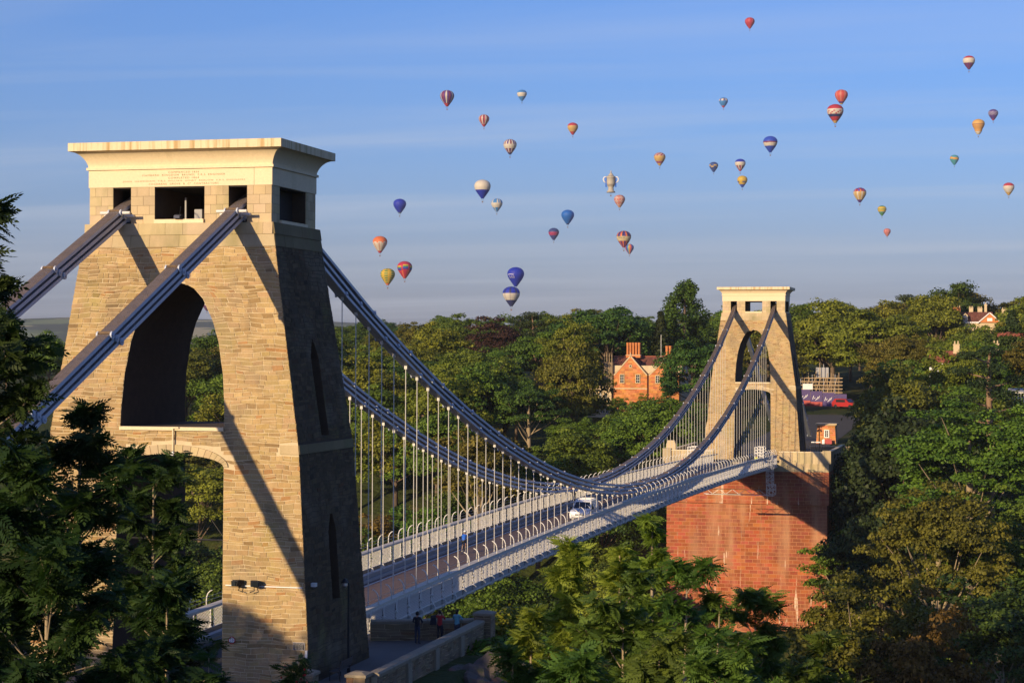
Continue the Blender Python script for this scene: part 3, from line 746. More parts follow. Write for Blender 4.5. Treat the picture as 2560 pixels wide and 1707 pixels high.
for z0, z1, e in ((-31, -7.0, 0.0), (-7.0, -2.15, .28)):
    st += lay_stones(lambda u, z, o: (u, fya(z) - e - o, z), z0, z1, lambda z: [(-hwa(z) - e - .02, hwa(z) + e + .02)], rnd, (.53, .55), (1.18, 1.2), .06, (.015, .05), -.05, pal_red, even=True)
    st += lay_stones(lambda u, z, o: (hwa(z) + e + o, u, z), z0, z1, lambda z: [(fya(z) - e, AY1)], rnd, (.53, .55), (1.18, 1.2), .045, (.015, .05), -.05, pal_red, even=True)
# largest in view first: the sunlit front face
front_first = [(c, a + (10 if c[4][1] < AY0 + .6 and -24 < c[4][2] and c[4][0] > -12 else 0) + .01 * c[4][2], t_) for c, a, t_ in st]
put_world_stones(front_first, ab, M['redstone'], 300, 'sandstone_block', 'sandstone_courses')
b = MB(); b.box(-12.38, 12.38, AY0 - .38, AY0 + .3, -7.05, -6.8); b.box(12.1, 12.38, AY0 - .37, AY1, -7.05, -6.8); put('string_course', b.mesh('string_course', M['redstone']), ab, world=True)
b = MB(); b.box(-12.3, 12.3, AY0 - .30, AY1, -2.14, -.9); put('terrace_slab', b.mesh('terrace_slab', M['ashlar']), ab, world=True)
st = lay_stones(lambda u, z, o: (u, AY0 - .30 - o, z), -2.1, -.95, lambda z: [(-12.3, 12.3)], rnd, (.56, .57), (1.3, 1.5), .03, (.01, .03), -.03, pal_ashlar, even=True)
put_world_stones(st, ab, M['ashlar'], 40, 'terrace_stone', 'terrace_stones')
# parapet of the far terrace: pale panels with posts, broken where the deck comes in
for x0, x1 in ((4.95, 11.9), (-11.9, -4.95)):
    k = 7
    for i in range(k):
        a = x0 + (x1 - x0) * i / k; c = x0 + (x1 - x0) * (i + 1) / k
        b = MB(); b.box(a + .015, c - .015, AY0 - .2, AY0 + .2, -.898, .72, 0, pal_ashlar(rnd)); put('parapet_panel', b.mesh('parapet_panel', M['ashlar']), ab, world=True)
    b = MB(); b.box(x0 - .05, x1 + .05, AY0 - .28, AY0 + .28, .722, .86); put('parapet_coping', b.mesh('parapet_coping', M['cream']), ab, world=True)
for sx in (-1, 1):
    b = MB(); b.box(sx * 12.0 - .62, sx * 12.0 + .62, AY0 - .45, AY0 + .7, -.898, 1.05, 0, (.8, .8, .8)); put('corner_pier', b.mesh('corner_pier', M['ashlar']), ab, world=True)
    b = MB(); b.box(sx * 12.0 - .22, sx * 12.0 + .22, AY0 + .71, AY1 - .1, -.898, .62); put('side_parapet', b.mesh('side_parapet', M['ashlar']), ab, world=True)
    b = MB(); b.box(sx * 12.0 - .3, sx * 12.0 + .3, AY0 + .71, AY1, .622, .76); put('parapet_coping', b.mesh('parapet_coping', M['cream']), ab, world=True)
b = MB(); b.box(-11.6, 11.6, AY0 + .3, 229.9, -.9, -.87)
tp = put('far_pavement', b.mesh('far_pavement', M['paving'])); tp['kind'] = 'structure'
b = MB()
ys = list(range(205, 331, 5)); zz = [float(np.interp(y, [203, 229, 262, 300, 345, 400], [-.9, -.9, -.7, .3, 3.2, 4.5])) + .06 for y in ys]
b.add([(s * 7.5, y, z) for y, z in zip(ys, zz) for s in (-1, 1)], [(2 * i, 2 * i + 1, 2 * i + 3, 2 * i + 2) for i in range(len(ys) - 1)])
rd2 = put('far_road', b.mesh('far_road', M['asphalt'])); rd2['kind'] = 'structure'

# ------------------------------------------------------------------ the suspension bridge between the towers
def zrail(y): return 1.95 - 1.1e-4 * (y - 82) ** 2
def zdeck(y): return zrail(y) - 1.5
Y0, Y1 = 5.0, 203.2
SPC = 2.37
RODS = [107 + SPC * k for k in range(-40, 41)]
bridge = thing('suspension_bridge', (0, 107, 0), 'white railed suspension bridge deck hung from dark iron chains between two stone towers', 'suspension bridge')
def sweep(prof, name, material, y0=Y0, y1=Y1, n=60, zf=zdeck, mats=None, mi=None, world=True):
    """a closed outline in (x, z above zf) carried along the deck"""
    b = MB(); k = len(prof)
    for i in range(n + 1):
        y = y0 + (y1 - y0) * i / n; z = zf(y)
        b.v += [(x, y, z + dz) for x, dz in prof]
    for i in range(n):
        for j in range(k):
            b.f.append([i * k + j, i * k + (j + 1) % k, (i + 1) * k + (j + 1) % k, (i + 1) * k + j]); b.mi.append(mi[j] if mi else 0); b.t.append((1, 1, 1))
    for q in (list(range(k))[::-1], [n * k + j for j in range(k)]): b.f.append(q); b.mi.append(0); b.t.append((1, 1, 1))
    return put(name, b.mesh(name, mats or [material]), bridge, world=world)
rect = lambda x0, x1, z0, z1: [(x0, z0), (x1, z0), (x1, z1), (x0, z1)]
sweep(rect(-2.88, 2.88, -.35, 0), 'carriageway', M['planks'])
for s in (-1, 1):
    sweep(rect(s * 2.2 - .06, s * 2.2 + .06, .001, .006), 'edge_line', M['line'])
    sweep(rect(min(s * 2.62, s * 2.87), max(s * 2.62, s * 2.87), .001, .16), 'kerb', M['girder'])
    sweep([(s * 3.05 + x * 1, z) for x, z in ((-.17, .40), (-.17, .45), (.17, .45), (.17, .40), (.03, .39), (.03, -.60), (.17, -.61), (.17, -.66), (-.17, -.66), (-.17, -.61), (-.03, -.60), (-.03, .39))][::-1], 'girder', M['girder'])
    sweep(rect(min(s * 3.23, s * 4.62), max(s * 3.23, s * 4.62), .05, .16), 'footway', M['asphalt'])
    sweep(rect(s * 4.50 - .25, s * 4.50 + .25, 1.36, 1.5), 'handrail', M['rail'])
    sweep(rect(s * 4.70 - .03, s * 4.70 + .03, -.34, -.22), 'lower_rail', M['white_iron'])
    for h in (.22, .44): sweep([(s * 4.73 + .012 * math.cos(q), 1.5 + h + .012 * math.sin(q)) for q in (.8, 2.4, 3.9, 5.5)], 'fence_wire', M['chrome'])
# lattice panels: crossing flat bars in a frame, shared by all the bays
def lattice_mesh():
    b = MB(); w, z0, z1 = SPC - .30, -1.80, -.16
    h = z1 - z0; stp = .19
    for sg in (1, -1):
        c = -h
        while c < w:
            # bar u = c + (z - z0) (or mirrored)
            a0, a1 = max(c, 0), min(c + h, w)
            if a1 - a0 > .06:
                p = [(a0 if sg > 0 else w - a0), z0 + (a0 - c)]; q = [(a1 if sg > 0 else w - a1), z0 + (a1 - c)]
                b.bar((.012 * sg, p[0] + .15, p[1]), (.012 * sg, q[0] + .15, q[1]), .016, .024, up=(1, 0, 0))
            c += stp
    for z in (z0, z1, -1.36): b.box(-.035, .035, .14, SPC - .14, z - .03, z + .03)
    # small scalloped fringe under the handrail
    for k in range(8): b.box(.03, .07, .12 + k * .275, .30 + k * .275, -.24, -.13)
    return b.mesh('lattice_panel', M['white_iron'])
lm = lattice_mesh()
def bracket_mesh():
    b = MB()
    b.tube([(.0, 0, -.15), (.02, 0, -.75), (-.02, 0, -1.1), (.09, 0, -1.34), (.2, 0, -1.52), (.17, 0, -1.72), (.02, 0, -1.9), (-.5, 0, -2.02), (-1.6, 0, -2.08)], [.045, .04, .055, .05, .045, .045, .05, .06, .07], 6)
    b.box(-.05, .06, -.06, .06, -.9, -.72); b.box(-.06, .1, -.05, .05, -1.45, -1.28)
    return b.mesh('bracket', M['white_iron'], True)
bm = bracket_mesh()
def hook_mesh():
    b = MB(); b.tube([(0, 0, -.12), (0, 0, .28), (-.02, 0, .48), (-.09, 0, .66), (-.22, 0, .80), (-.36, 0, .86)], [.036, .036, .036, .035, .033, .03], 6)
    return b.mesh('curved_post', M['white_iron'], True)
hm = hook_mesh()
def cross_mesh():
    b = MB(); b.box(-2.99, 2.99, -.05, .05, -2.42, -2.34); b.box(-2.99, 2.99, -.05, .05, -1.96, -1.88)
    for k in range(6):
        x = -2.9 + k * .967; b.bar((x, 0, -2.38), (x + .967, 0, -1.92), .06); 
    b.box(-2.98, 2.98, -.02, .02, -2.33, -2.28)
    return b.mesh('cross_girder', M['girder'])
cm = cross_mesh()
bays = [RODS[0] - 2 * SPC + SPC * k for k in range(85)]
def child(name, mesh, loc, rz=0.0, scale=None):
    o = bpy.data.objects.new(name, mesh); link(o); o.parent = bridge; o.matrix_parent_inverse = bridge.matrix_basis.inverted()
    o.location = loc; o.rotation_euler = (0, 0, rz)
    if scale: o.scale = scale
    return o
for y in bays:
    if y < Y0 - .2 or y + SPC > Y1 + .6: continue
    slope = math.atan2(zrail(y + SPC) - zrail(y), SPC)
    for s in (-1, 1):
        p = child('lattice_panel', lm, (s * 4.72, y, zrail(y))); p.rotation_euler = (slope, 0, 0)
        child('bracket', bm, (s * 4.78, y, zrail(y)), 0 if s > 0 else math.pi)
        child('curved_post', hm, (s * 4.72, y + SPC * .68, zrail(y + SPC * .68)), 0 if s > 0 else math.pi)
    child('cross_girder', cm, (0, y, zrail(y)))
# fairing boards under the footway edge
for s in (-1, 1): sweep(rect(s * 4.45 - .03, s * 4.45 + .03, -.30, .04), 'footway_edge', M['girder'])

# chains: three layers on each side, each link a bundle of flat bars pinned at the joints
CH_W, CH_D, CH_S, NB = .60, .17, .36, 10
def zc(y): return 2.2 + .00186 * (y - 108) ** 2
def layer_pt(y, j):
    s = 2 * .00186 * (y - 108); n = Vector((0, -s, 1)).normalized()
    return Vector((0, y, zc(y))) + n * CH_S * j
def link_mesh(p, q, odd):
    """p, q joint centres in the plane x = 0"""
    b = MB(); d = (q - p); L = d.length; d = d / L; up = Vector((0, -d.z, d.y)); X = Vector((1, 0, 0))
    if up.z < 0: up = -up
    nb = NB - (1 if odd else 0)
    for i in range(nb):
        x = (i - (nb - 1) / 2) * CH_W / NB; e = .14
        a, c = p - d * e, q + d * e; w = .021; h = CH_D / 2
        vs = [a + X * (x + sx * w) + up * sz * h for sz in (-1, 1) for sx in (-1, 1)] + [c + X * (x + sx * w) + up * sz * h for sz in (-1, 1) for sx in (-1, 1)]
        # 0 -x low,1 +x low,2 -x high,3 +x high
        b.add(vs, [(0, 1, 5, 4), (1, 3, 7, 5), (2, 0, 4, 6), (0, 2, 3, 1), (4, 5, 7, 6)], 0)
        b.add(vs, [(3, 2, 6, 7)], 1)
    return b.mesh('link', [M['chain'], M['rust']])
def packing_mesh(pts):
    """the strip of dirt and packing lying between the bars along the whole chain"""
    b = MB(); x = CH_W / 2 - .05; vs = []
    for p in pts:
        for dz in (-.02, .0): vs += [(-x, p.y, p.z + CH_D / 2 - .022 + dz), (x, p.y, p.z + CH_D / 2 - .022 + dz)]
    fs = []
    for i in range(len(pts) - 1):
        o = 4 * i; fs += [(o + 2, o + 3, o + 7, o + 6), (o, o + 4, o + 5, o + 1), (o, o + 2, o + 6, o + 4), (o + 1, o + 5, o + 7, o + 3)]
    o = 4 * (len(pts) - 1); fs += [(0, 1, 3, 2), (o, o + 2, o + 3, o + 1)]
    b.add(vs, fs); return b.mesh('chain', M['rust'])
def pin_mesh(p, long=False):
    b = MB()
    for i in (0,):
        e = .78 if long else CH_W / 2 + .09
        r = .075 if long else .06
        b.tube([p - Vector((e, 0, 0)), p + Vector((e, 0, 0))], r, 8, 1 if long else 0)
        for sx in (-1, 1): b.tube([p + Vector((sx * (CH_W / 2 - .02), 0, 0)), p + Vector((sx * (CH_W / 2 + .05), 0, 0))], .17, 10, 0)
        b.box(-CH_W / 2 + .03, CH_W / 2 - .03, p.y - .1, p.y + .1, p.z + CH_D / 2 - .02, p.z + CH_D / 2 + .07, 2)
    return b.mesh('pin', [M['chain'], M['white_iron'], M['rust']])
def chain_set(layers, name='chain', long_first=False):
    """layers: list of joint lists. Builds the chain (its pins) with its links below it, on both sides."""
    for pts in layers:
        pm = packing_mesh(pts); pj = pts[1:] if long_first else pts[1:-1]
        pns = [pin_mesh(p, long_first and i == 0) for i, p in enumerate(pj)]
        lms = [link_mesh(pts[i], pts[i + 1], i % 2) for i in range(len(pts) - 1)]
        for s in (-1, 1):
            c = bpy.data.objects.new('chain', pm); link(c); c.parent = bridge; c.matrix_parent_inverse = bridge.matrix_basis.inverted(); c.location = (s * 3.05, 0, 0)
            for q in lms:
                l = bpy.data.objects.new('link', q); link(l); l.parent = c
            for q in pns:
                l = bpy.data.objects.new('pin', q); link(l); l.parent = c
main_layers = []
for j in (-1, 0, 1):
    ys = [y for k, y in enumerate(RODS) if k % 3 == (j + 1)]
    main_layers.append([layer_pt(1.5, j)] + [layer_pt(y, j) for y in ys if 5 < y < 209] + [layer_pt(212.5, j)])
chain_set(main_layers)
SL_ = .4495
def stay(y0, j, ysign, ydz, n, first):
    pts = []
    for i in range(n + 1):
        y = [1.0, first + (j) * .32][i] if i < 2 else first + j * .32 + 6.75 * (i - 1)
        u = Vector((0, -1, -SL_)).normalized(); nn = Vector((0, -SL_, 1)).normalized()
        p = Vector((0, 0 - y if i else 1.0, 0)); p.z = 22.64 - SL_ * (y - 3.5) if i else 23.9
        if i == 0: p.y = -1.2; p.z = 23.50
        p = p + (nn * .30 * (j - 1) if i else Vector((0, 0, .28 * (j - 1))))
        pts.append(Vector((0, y0 + p.y * ysign, p.z + ydz)))
    return pts
chain_set([stay(0, j, 1, 0, 9, 3.5) for j in (-1, 0, 1)], long_first=True)
chain_set([stay(214, j, -1, -.345, 8, 3.5) for j in (-1, 0, 1)], long_first=True)
# hangers
rods = MB()
def rod_mesh(h):
    b = MB(); b.tube([(0, 0, 0), (0, 0, h)], .027, 6); b.tube([(0, 0, .0), (0, 0, .7)], .038, 6); b.box(-.09, .09, -.04, .04, h - .1, h + .1)
    b.add([(-.1, -.02, .02), (-.1, .02, .02), (.16, .02, .02), (.16, -.02, .02), (-.04, -.02, .3), (-.04, .02, .3), (.04, .02, .3), (.04, -.02, .3)], [(0, 1, 5, 4), (1, 2, 6, 5), (2, 3, 7, 6), (3, 0, 4, 7), (4, 5, 6, 7)])
    return b.mesh('suspension_rod', M['rod'])
for y in RODS:
    p = layer_pt(y, -1); z0 = zdeck(y) + .44; h = p.z - CH_D / 2 - .12 - z0
    if h < .3: h = .3
    m = rod_mesh(h)
    for s in (-1, 1): child('suspension_rod', m, (s * 3.05, y, z0))

# ------------------------------------------------------------------ white cages and the inspection gantry near the far end
def cage(x, y, z, w, d, h, label):
    t = thing('work_cage', (x, y, z), label, 'cage'); r = .045
    b = MB()
    for sx in (-1, 1):
        for sy in (-1, 1): b.box(sx * w / 2 - r, sx * w / 2 + r, sy * d / 2 - r, sy * d / 2 + r, 0, h)
    put('post', b.mesh('post', M['white_iron']), t)
    b = MB()
    for k in range(4):
        zz = h * (k + 1) / 4 - .03
        for sy in (-1, 1): b.box(-w / 2, w / 2, sy * d / 2 - r * .8, sy * d / 2 + r * .8, zz - .05, zz + .03)
        for sx in (-1, 1): b.box(sx * w / 2 - r * .8, sx * w / 2 + r * .8, -d / 2, d / 2, zz - .05, zz + .03)
    for sy in (-1, 1):
        for q in (-.17, .17): b.box(q * w - .03, q * w + .03, sy * d / 2 - .03, sy * d / 2 + .03, 0, h)
    put('rail', b.mesh('rail', M['white_iron']), t)
    b = MB(); b.box(-w / 2, w / 2, -d / 2, d / 2, -.06, 0); put('floor', b.mesh('floor', M['white_iron']), t)
    return t
cage(-4.0, 178, zrail(178) - .05, 1.1, 2.2, 1.75, 'white railed work cage on the far footway, beside the pale pillar')
cage(4.2, 186.5, zrail(186.5) - .05, 1.2, 2.6, 1.6, 'white railed work cage above the white lattice gantry near the red pier')
g = thing('inspection_gantry', (5.0, 191, zrail(191) - 4.6), 'white lattice gantry hanging below the deck edge beside the red pier', 'gantry')
def truss(b, x0, x1, y0, y1, z0, z1, n, r=.035):
    for x in (x0, x1):
        for y in (y0, y1): b.bar((x, y, z0), (x, y, z1), r * 2)
    dz = (z1 - z0) / n
    for k in range(n + 1):
        z = z0 + dz * k
        for y in (y0, y1): b.bar((x0, y, z), (x1, y, z), r * 1.6)
        for x in (x0, x1): b.bar((x, y0, z), (x, y1, z), r * 1.6)
    for k in range(n):
        z = z0 + dz * k; a, c = (y0, y1) if k % 2 else (y1, y0)
        for x in (x0, x1): b.bar((x, a, z), (x, c, z + dz), r * 1.4)
        a, c = (x0, x1) if k % 2 else (x1, x0)
        for y in (y0, y1): b.bar((a, y, z), (c, y, z + dz), r * 1.4)
b = MB(); truss(b, -.35, .45, -1.2, 1.0, .6, 5.2, 7); put('mast', b.mesh('mast', M['white_iron']), g)
b = MB(); truss(b, -.3, .6, -1.3, 2.2, -.9, .55, 2, .04); put('lower_basket', b.mesh('lower_basket', M['white_iron']), g)
b = MB()
for x in (-.3, .4):
    for z in (-.05, -.75): b.bar((x - 9, -1.2, z), (x, -1.2, z), .07)
for k in range(10): b.bar((-9 + k * .95, -1.2, -.75 if k % 2 else -.05), (-9 + (k + 1) * .95, -1.2, -.05 if k % 2 else -.75), .05)
b.box(-9, 0, -1.6, -.9, -.82, -.76)
put('under_deck_walkway', b.mesh('under_deck_walkway', M['white_iron']), g)

# ------------------------------------------------------------------ white van
def make_van(loc, rz):
    t = thing('van', loc, 'white van with roof rack driving over the bridge towards us', 'van', rz=rz)
    # outline in (y forward negative = front, z); front at y = -2.1
    W2 = .90
    prof = [(-2.10, .32), (-2.14, .50), (-2.12, .66), (-2.05, .92), (-1.15, 1.12), (-.55, 1.72), (-.35, 1.80), (1.95, 1.82), (2.08, 1.70), (2.10, .34)]
    b = MB(); ins = [.06, .02, .0, .02, .05, .16, .2, .2, .12, .04]
    n = len(prof)
    vs = [(-(W2 - i), y, z) for (y, z), i in zip(prof, ins)] + [(W2 - i, y, z) for (y, z), i in zip(prof, ins)]
    fs = [(i, (i + 1) % n, n + (i + 1) % n, n + i) for i in range(n)]
    b.add(vs, fs)
    for s in (0, 1):
        # side split at the belt line so the flanks bulge
        o = s * n; e = (W2 if s else -W2)
        base = len(b.v); b.v += [(e, -1.9, .95), (e, 2.06, 1.02)]
        q0, q1 = base, base + 1
        sf = [[o + 0, o + 1, o + 2, q0], [o + 2, o + 3, q0], [o + 3, o + 4, q0], [o + 4, o + 5, o + 6, q1, q0], [o + 6, o + 7, q1], [o + 7, o + 8, q1], [o + 8, o + 9, q1], [o + 9, o + 0, q0, q1]]
        for q in sf: b.f.append(q if not s else q[::-1]); b.mi.append(0); b.t.append((1, 1, 1))
    put('body', b.mesh('body', M['van_white']), t)
    def pane(name, pts, material, off):
        b = MB(); b.prism(pts, off); return put(name, b.mesh(name, material), t)
    pane('windscreen', [(-.74, -1.10, 1.165), (.74, -1.10, 1.165), (.66, -.60, 1.685), (-.66, -.60, 1.685)], M['glass'], (0, -.012, .012))
    for s in (-1, 1):
        w = lambda y, z, o=0: (s * (W2 - .008 - max(0, z - .98) * .235 + o), y, z)
        pane('side_window', [w(-.98, 1.12, -.03), w(-.1, 1.12), w(-.1, 1.62), w(-.5, 1.62, -.02)], M['glass'], (s * .02, 0, 0))
        b = MB(); b.box(min(s * .9, s * 1.08), max(s * .9, s * 1.08), -1.02, -.92, 1.08, 1.3); m = put('mirror', b.mesh('mirror', M['plastic_black']), t)
        b = MB(); b.hexa([(s * .42, -2.12, .72), (s * .80, -2.10, .72), (s * .80, -1.95, .72), (s * .42, -1.95, .72), (s * .45, -2.075, .90), (s * .84, -2.04, .92), (s * .84, -1.9, .92), (s * .45, -1.9, .9)]); put('headlight', b.mesh('headlight', M['chrome']), t)
        for y in (-1.35, 1.3):
            b = MB(); x = s * .80
            b.tube([(x - .1, y, .32), (x + .1, y, .32)], .32, 16); wh = put('wheel', b.mesh('wheel', M['rubber']), t)
            b = MB(); b.tube([(x - .105, y, .32), (x + .105, y, .32)], .19, 12); put('rim', b.mesh('rim', M['chrome']), wh)
        b = MB(); b.box(s * .895 - .01, s * .895 + .01, .25, .45, .98, 1.01); put('door_handle', b.mesh('door_handle', M['plastic_black']), t)
    b = MB(); b.box(-.86, .86, -2.2, -2.06, .34, .60); put('bumper', b.mesh('bumper', M['van_white']), t)
    b = MB(); b.box(-.42, .42, -2.145, -2.10, .62, .72); b.box(-.6, .6, -2.205, -2.19, .36, .44); put('grille', b.mesh('grille', M['plastic_black']), t)
    b = MB(); b.box(-.26, .26, -2.215, -2.201, .46, .57); put('number_plate', b.mesh('number_plate', M['white_print']), t)
    b = MB()
    for y in (-.2, .7, 1.6): b.bar((-.66, y, 1.92), (.66, y, 1.92), .05)
    for x in (-.66, .66):
        b.bar((x, -.3, 1.92), (x, 1.75, 1.92), .05)
        for y in (-.2, .7, 1.6): b.bar((x, y, 1.80), (x, y, 1.92), .04)
    put('roof_rack', b.mesh('roof_rack', M['white_paint']), t)
    return t
make_van((1.55, 82.6, zdeck(83) + .005), 0.0)

# ------------------------------------------------------------------ people
def skin_body(joints, edges, parent_name='person'):
    """joints: {name: ((x, y, z), radius)}; returns one continuous mesh"""
    names = list(joints); idx = {k: i for i, k in enumerate(names)}
    m = bpy.data.meshes.new(parent_name)
    m.from_pydata([joints[k][0] for k in names], [(idx[a], idx[c]) for a, c in edges], [])
    o = bpy.data.objects.new('tmp', m); COL.objects.link(o)
    md = o.modifiers.new('skin', 'SKIN')
    if not m.skin_vertices: pass
    sv = m.skin_vertices[0].data
    for k in names:
        r = joints[k][1]; sv[idx[k]].radius = (r, r) if not hasattr(r, '__len__') else r
        sv[idx[k]].use_root = (k == 'pelvis')
    o.modifiers.new('sub', 'SUBSURF').levels = 2
    bpy.context.view_layer.update()
    res = bpy.data.meshes.new_from_object(o.evaluated_get(bpy.context.evaluated_depsgraph_get()))
    bpy.data.objects.remove(o); bpy.data.meshes.remove(m)
    res.polygons.foreach_set('use_smooth', [True] * len(res.polygons))
    return res
def hand_joints(j, e, side, wrist, dirn, k=1.0):
    """palm, four unequal bent fingers and a thumb leaving the side of the palm"""
    w = Vector(wrist); d = Vector(dirn).normalized(); s = 1 if side == 'l' else -1
    a = d.cross(Vector((0, 0, 1)) if abs(d.z) < .9 else Vector((0, 1, 0))).normalized(); n = a.cross(d)
    palm = w + d * .05; j['palm_' + side] = (palm, (.034, .018)); e.append(('wrist_' + side, 'palm_' + side))
    for q, (off, ln) in enumerate(((-.03, .065), (-.01, .078), (.01, .074), (.03, .058))):
        p1 = palm + d * .05 + a * off; p2 = p1 + d * ln * .55 - n * .012; p3 = p2 + d * ln * .45 - n * .03
        for t, p in enumerate((p1, p2, p3)): j[f'f{q}{t}_{side}'] = (p, .0095 - .001 * t)
        e += [('palm_' + side, f'f{q}0_{side}'), (f'f{q}0_{side}', f'f{q}1_{side}'), (f'f{q}1_{side}', f'f{q}2_{side}')]
    t1 = palm + a * s * .042 + d * .01; t2 = t1 + a * s * .014 + d * .035
    j['t0_' + side] = (t1, .012); j['t1_' + side] = (t2, .0095); e += [('palm_' + side, 't0_' + side), ('t0_' + side, 't1_' + side)]
def make_person(loc, rz, label, pose, top, legs, hair_mat, hairlen=.05, shoe='plastic_black', sleeves=.9, tag_group=None):
    """pose: dict of overrides for joints (metres, facing -y)"""
    J = {'pelvis': ((0, 0, .93), (.145, .11)), 'waist': ((0, 0, 1.08), (.13, .10)), 'chest': ((0, .0, 1.28), (.165, .115)), 'upper': ((0, .01, 1.41), (.14, .085)), 'neck': ((0, 0, 1.50), .055), 'skull0': ((0, -.015, 1.57), (.070, .08)), 'skull1': ((0, -.012, 1.64), (.078, .098)), 'skull2': ((0, 0, 1.72), (.06, .075)),
         'shoulder_l': ((.185, .01, 1.42), .06), 'elbow_l': ((.25, .02, 1.14), .045), 'wrist_l': ((.26, -.05, .90), .03),
         'shoulder_r': ((-.185, .01, 1.42), .06), 'elbow_r': ((-.25, .02, 1.14), .045), 'wrist_r': ((-.26, -.05, .90), .03),
         'hip_l': ((.09, 0, .86), .095), 'knee_l': ((.10, -.01, .50), .062), 'ankle_l': ((.10, .02, .09), .042), 'toe_l': ((.11, -.15, .035), (.04, .03)),
         'hip_r': ((-.09, 0, .86), .095), 'knee_r': ((-.10, -.01, .50), .062), 'ankle_r': ((-.10, .02, .09), .042), 'toe_r': ((-.11, -.15, .035), (.04, .03))}
    for k, v in pose.items(): J[k] = (v, J[k][1])
    E = [('pelvis', 'waist'), ('waist', 'chest'), ('chest', 'upper'), ('upper', 'neck'), ('neck', 'skull0'), ('skull0', 'skull1'), ('skull1', 'skull2')]
    for s in 'lr':
        E += [('upper', 'shoulder_' + s), ('shoulder_' + s, 'elbow_' + s), ('elbow_' + s, 'wrist_' + s), ('pelvis', 'hip_' + s), ('hip_' + s, 'knee_' + s), ('knee_' + s, 'ankle_' + s), ('ankle_' + s, 'toe_' + s)]
        hand_joints(J, E, s, J['wrist_' + s][0], Vector(J['wrist_' + s][0]) - Vector(J['elbow_' + s][0]))
    m = skin_body(J, E)
    for q in (M['skin'], M[top], M[legs], M[shoe], M[hair_mat]): m.materials.append(q)
    segs = [(Vector(J[a][0]), Vector(J[b][0]), a, b) for a, b in E]
    hd_ = Vector(J['skull1'][0]); fwd = Vector((0, -1, 0))
    for p in m.polygons:
        c = p.center; best = None
        for a, b_, na, nb in segs:
            ab = b_ - a; t = max(0, min(1, (c - a).dot(ab) / max(ab.length_squared, 1e-9))); dd = (c - a - ab * t).length
            if best is None or dd < best[0]: best = (dd, na, nb, t)
        na, nb, t = best[1:]
        mi = 0
        if nb in ('waist', 'chest', 'upper') or na == 'upper' and nb.startswith('shoulder'): mi = 1
        elif nb.startswith('elbow'): mi = 1 if t < sleeves * 2 else 0
        elif nb.startswith('wrist'): mi = 1 if t < sleeves * 2 - 1 else 0
        elif nb == 'neck': mi = 1 if t < .3 else 0
        elif na == 'pelvis' or nb.startswith('knee'): mi = 2
        elif nb.startswith('ankle'): mi = 2 if legs_long else 0
        elif nb.startswith('toe'): mi = 3
        p.material_index = mi
    o = bpy.data.objects.new('person', m); link(o); o.location = loc; o.rotation_euler = (0, 0, rz); tag(o, label, 'person', tag_group)
    # hair: a cap over the back and top of the head
    b = MB(); c = Vector(J['skull1'][0]) + Vector((0, .018, .015)); n = 12
    prof = []
    for k in range(7):
        a = -.9 + 2.35 * k / 6; prof.append((.098 * math.cos(a) * 1.0 + .002, .118 * math.sin(a)))
    vs = [(c.x + r * .92 * math.cos(2 * math.pi * q / n), c.y + r * 1.08 * math.sin(2 * math.pi * q / n), c.z + z + (.075 if math.sin(2 * math.pi * q / n) < -.4 and z < .03 else 0)) for r, z in prof for q in range(n)]
    if hairlen > .08: vs += [(c.x + .09 * math.cos(2 * math.pi * q / n), c.y + .03 + .05 * math.sin(2 * math.pi * q / n), c.z - .1 - hairlen) for q in range(n)]
    rings = 7
    fs = [(i * n + q, i * n + (q + 1) % n, (i + 1) * n + (q + 1) % n, (i + 1) * n + q) for i in range(rings - 1) for q in range(n)] + [tuple((rings - 1) * n + q for q in range(n))]
    if hairlen > .08: fs += [(7 * n + q, 7 * n + (q + 1) % n, (q + 1) % n, q) for q in range(n)] + [tuple(7 * n + q for q in range(n))[::-1]]
    b.add(vs, fs); h = put('hair', b.mesh('hair', M[hair_mat], True), o)
    # face: eyes, nose, mouth, ears
    hc = Vector(J['skull1'][0])
    for s in (-1, 1):
        b = MB(); b.lathe([(.002, -.013), (.011, -.007), (.013, 0), (.011, .007), (.002, .013)], 8, (hc.x + s * .033, hc.y - .086, hc.z + .002)); put('eye', b.mesh('eye', M['plastic_black'], True), o)
        b = MB(); b.lathe([(.004, -.03), (.018, -.015), (.02, .01), (.006, .03)], 8, (hc.x + s * .086, hc.y + .005, hc.z - .005)); put('ear', b.mesh('ear', M['skin'], True), o)
    b = MB(); b.hexa([(hc.x - .016, hc.y - .07, hc.z - .04), (hc.x + .016, hc.y - .07, hc.z - .04), (hc.x + .014, hc.y - .118, hc.z - .036), (hc.x - .014, hc.y - .118, hc.z - .036), (hc.x - .008, hc.y - .07, hc.z + .01), (hc.x + .008, hc.y - .07, hc.z + .01), (hc.x + .006, hc.y - .092, hc.z + .008), (hc.x - .006, hc.y - .092, hc.z + .008)]); put('nose', b.mesh('nose', M['skin']), o)
    b = MB(); b.box(hc.x - .025, hc.x + .025, hc.y - .092, hc.y - .08, hc.z - .066, hc.z - .058); put('mouth', b.mesh('mouth', M['signred']), o)
    return o
legs_long = True
M['navy'] = mat('navy_cloth', (.02, .022, .035), .9, .2, 6)
M['jeans'] = mat('jeans', (.04, .05, .085), .9, .2, 6)
M['redshirt'] = mat('red_cloth', (.45, .025, .03), .85, .15, 6)
M['turquoise'] = mat('turquoise_cloth', (.16, .42, .50), .85, .12, 6)
M['bluejersey'] = mat('blue_jersey', (.02, .12, .55), .7, .1, 6)
M['hivis'] = mat('hi_vis', (.62, .75, .03), .7, .05, 6)
M['pinkcloth'] = mat('pink_cloth', (.65, .14, .20), .8, .1, 6)
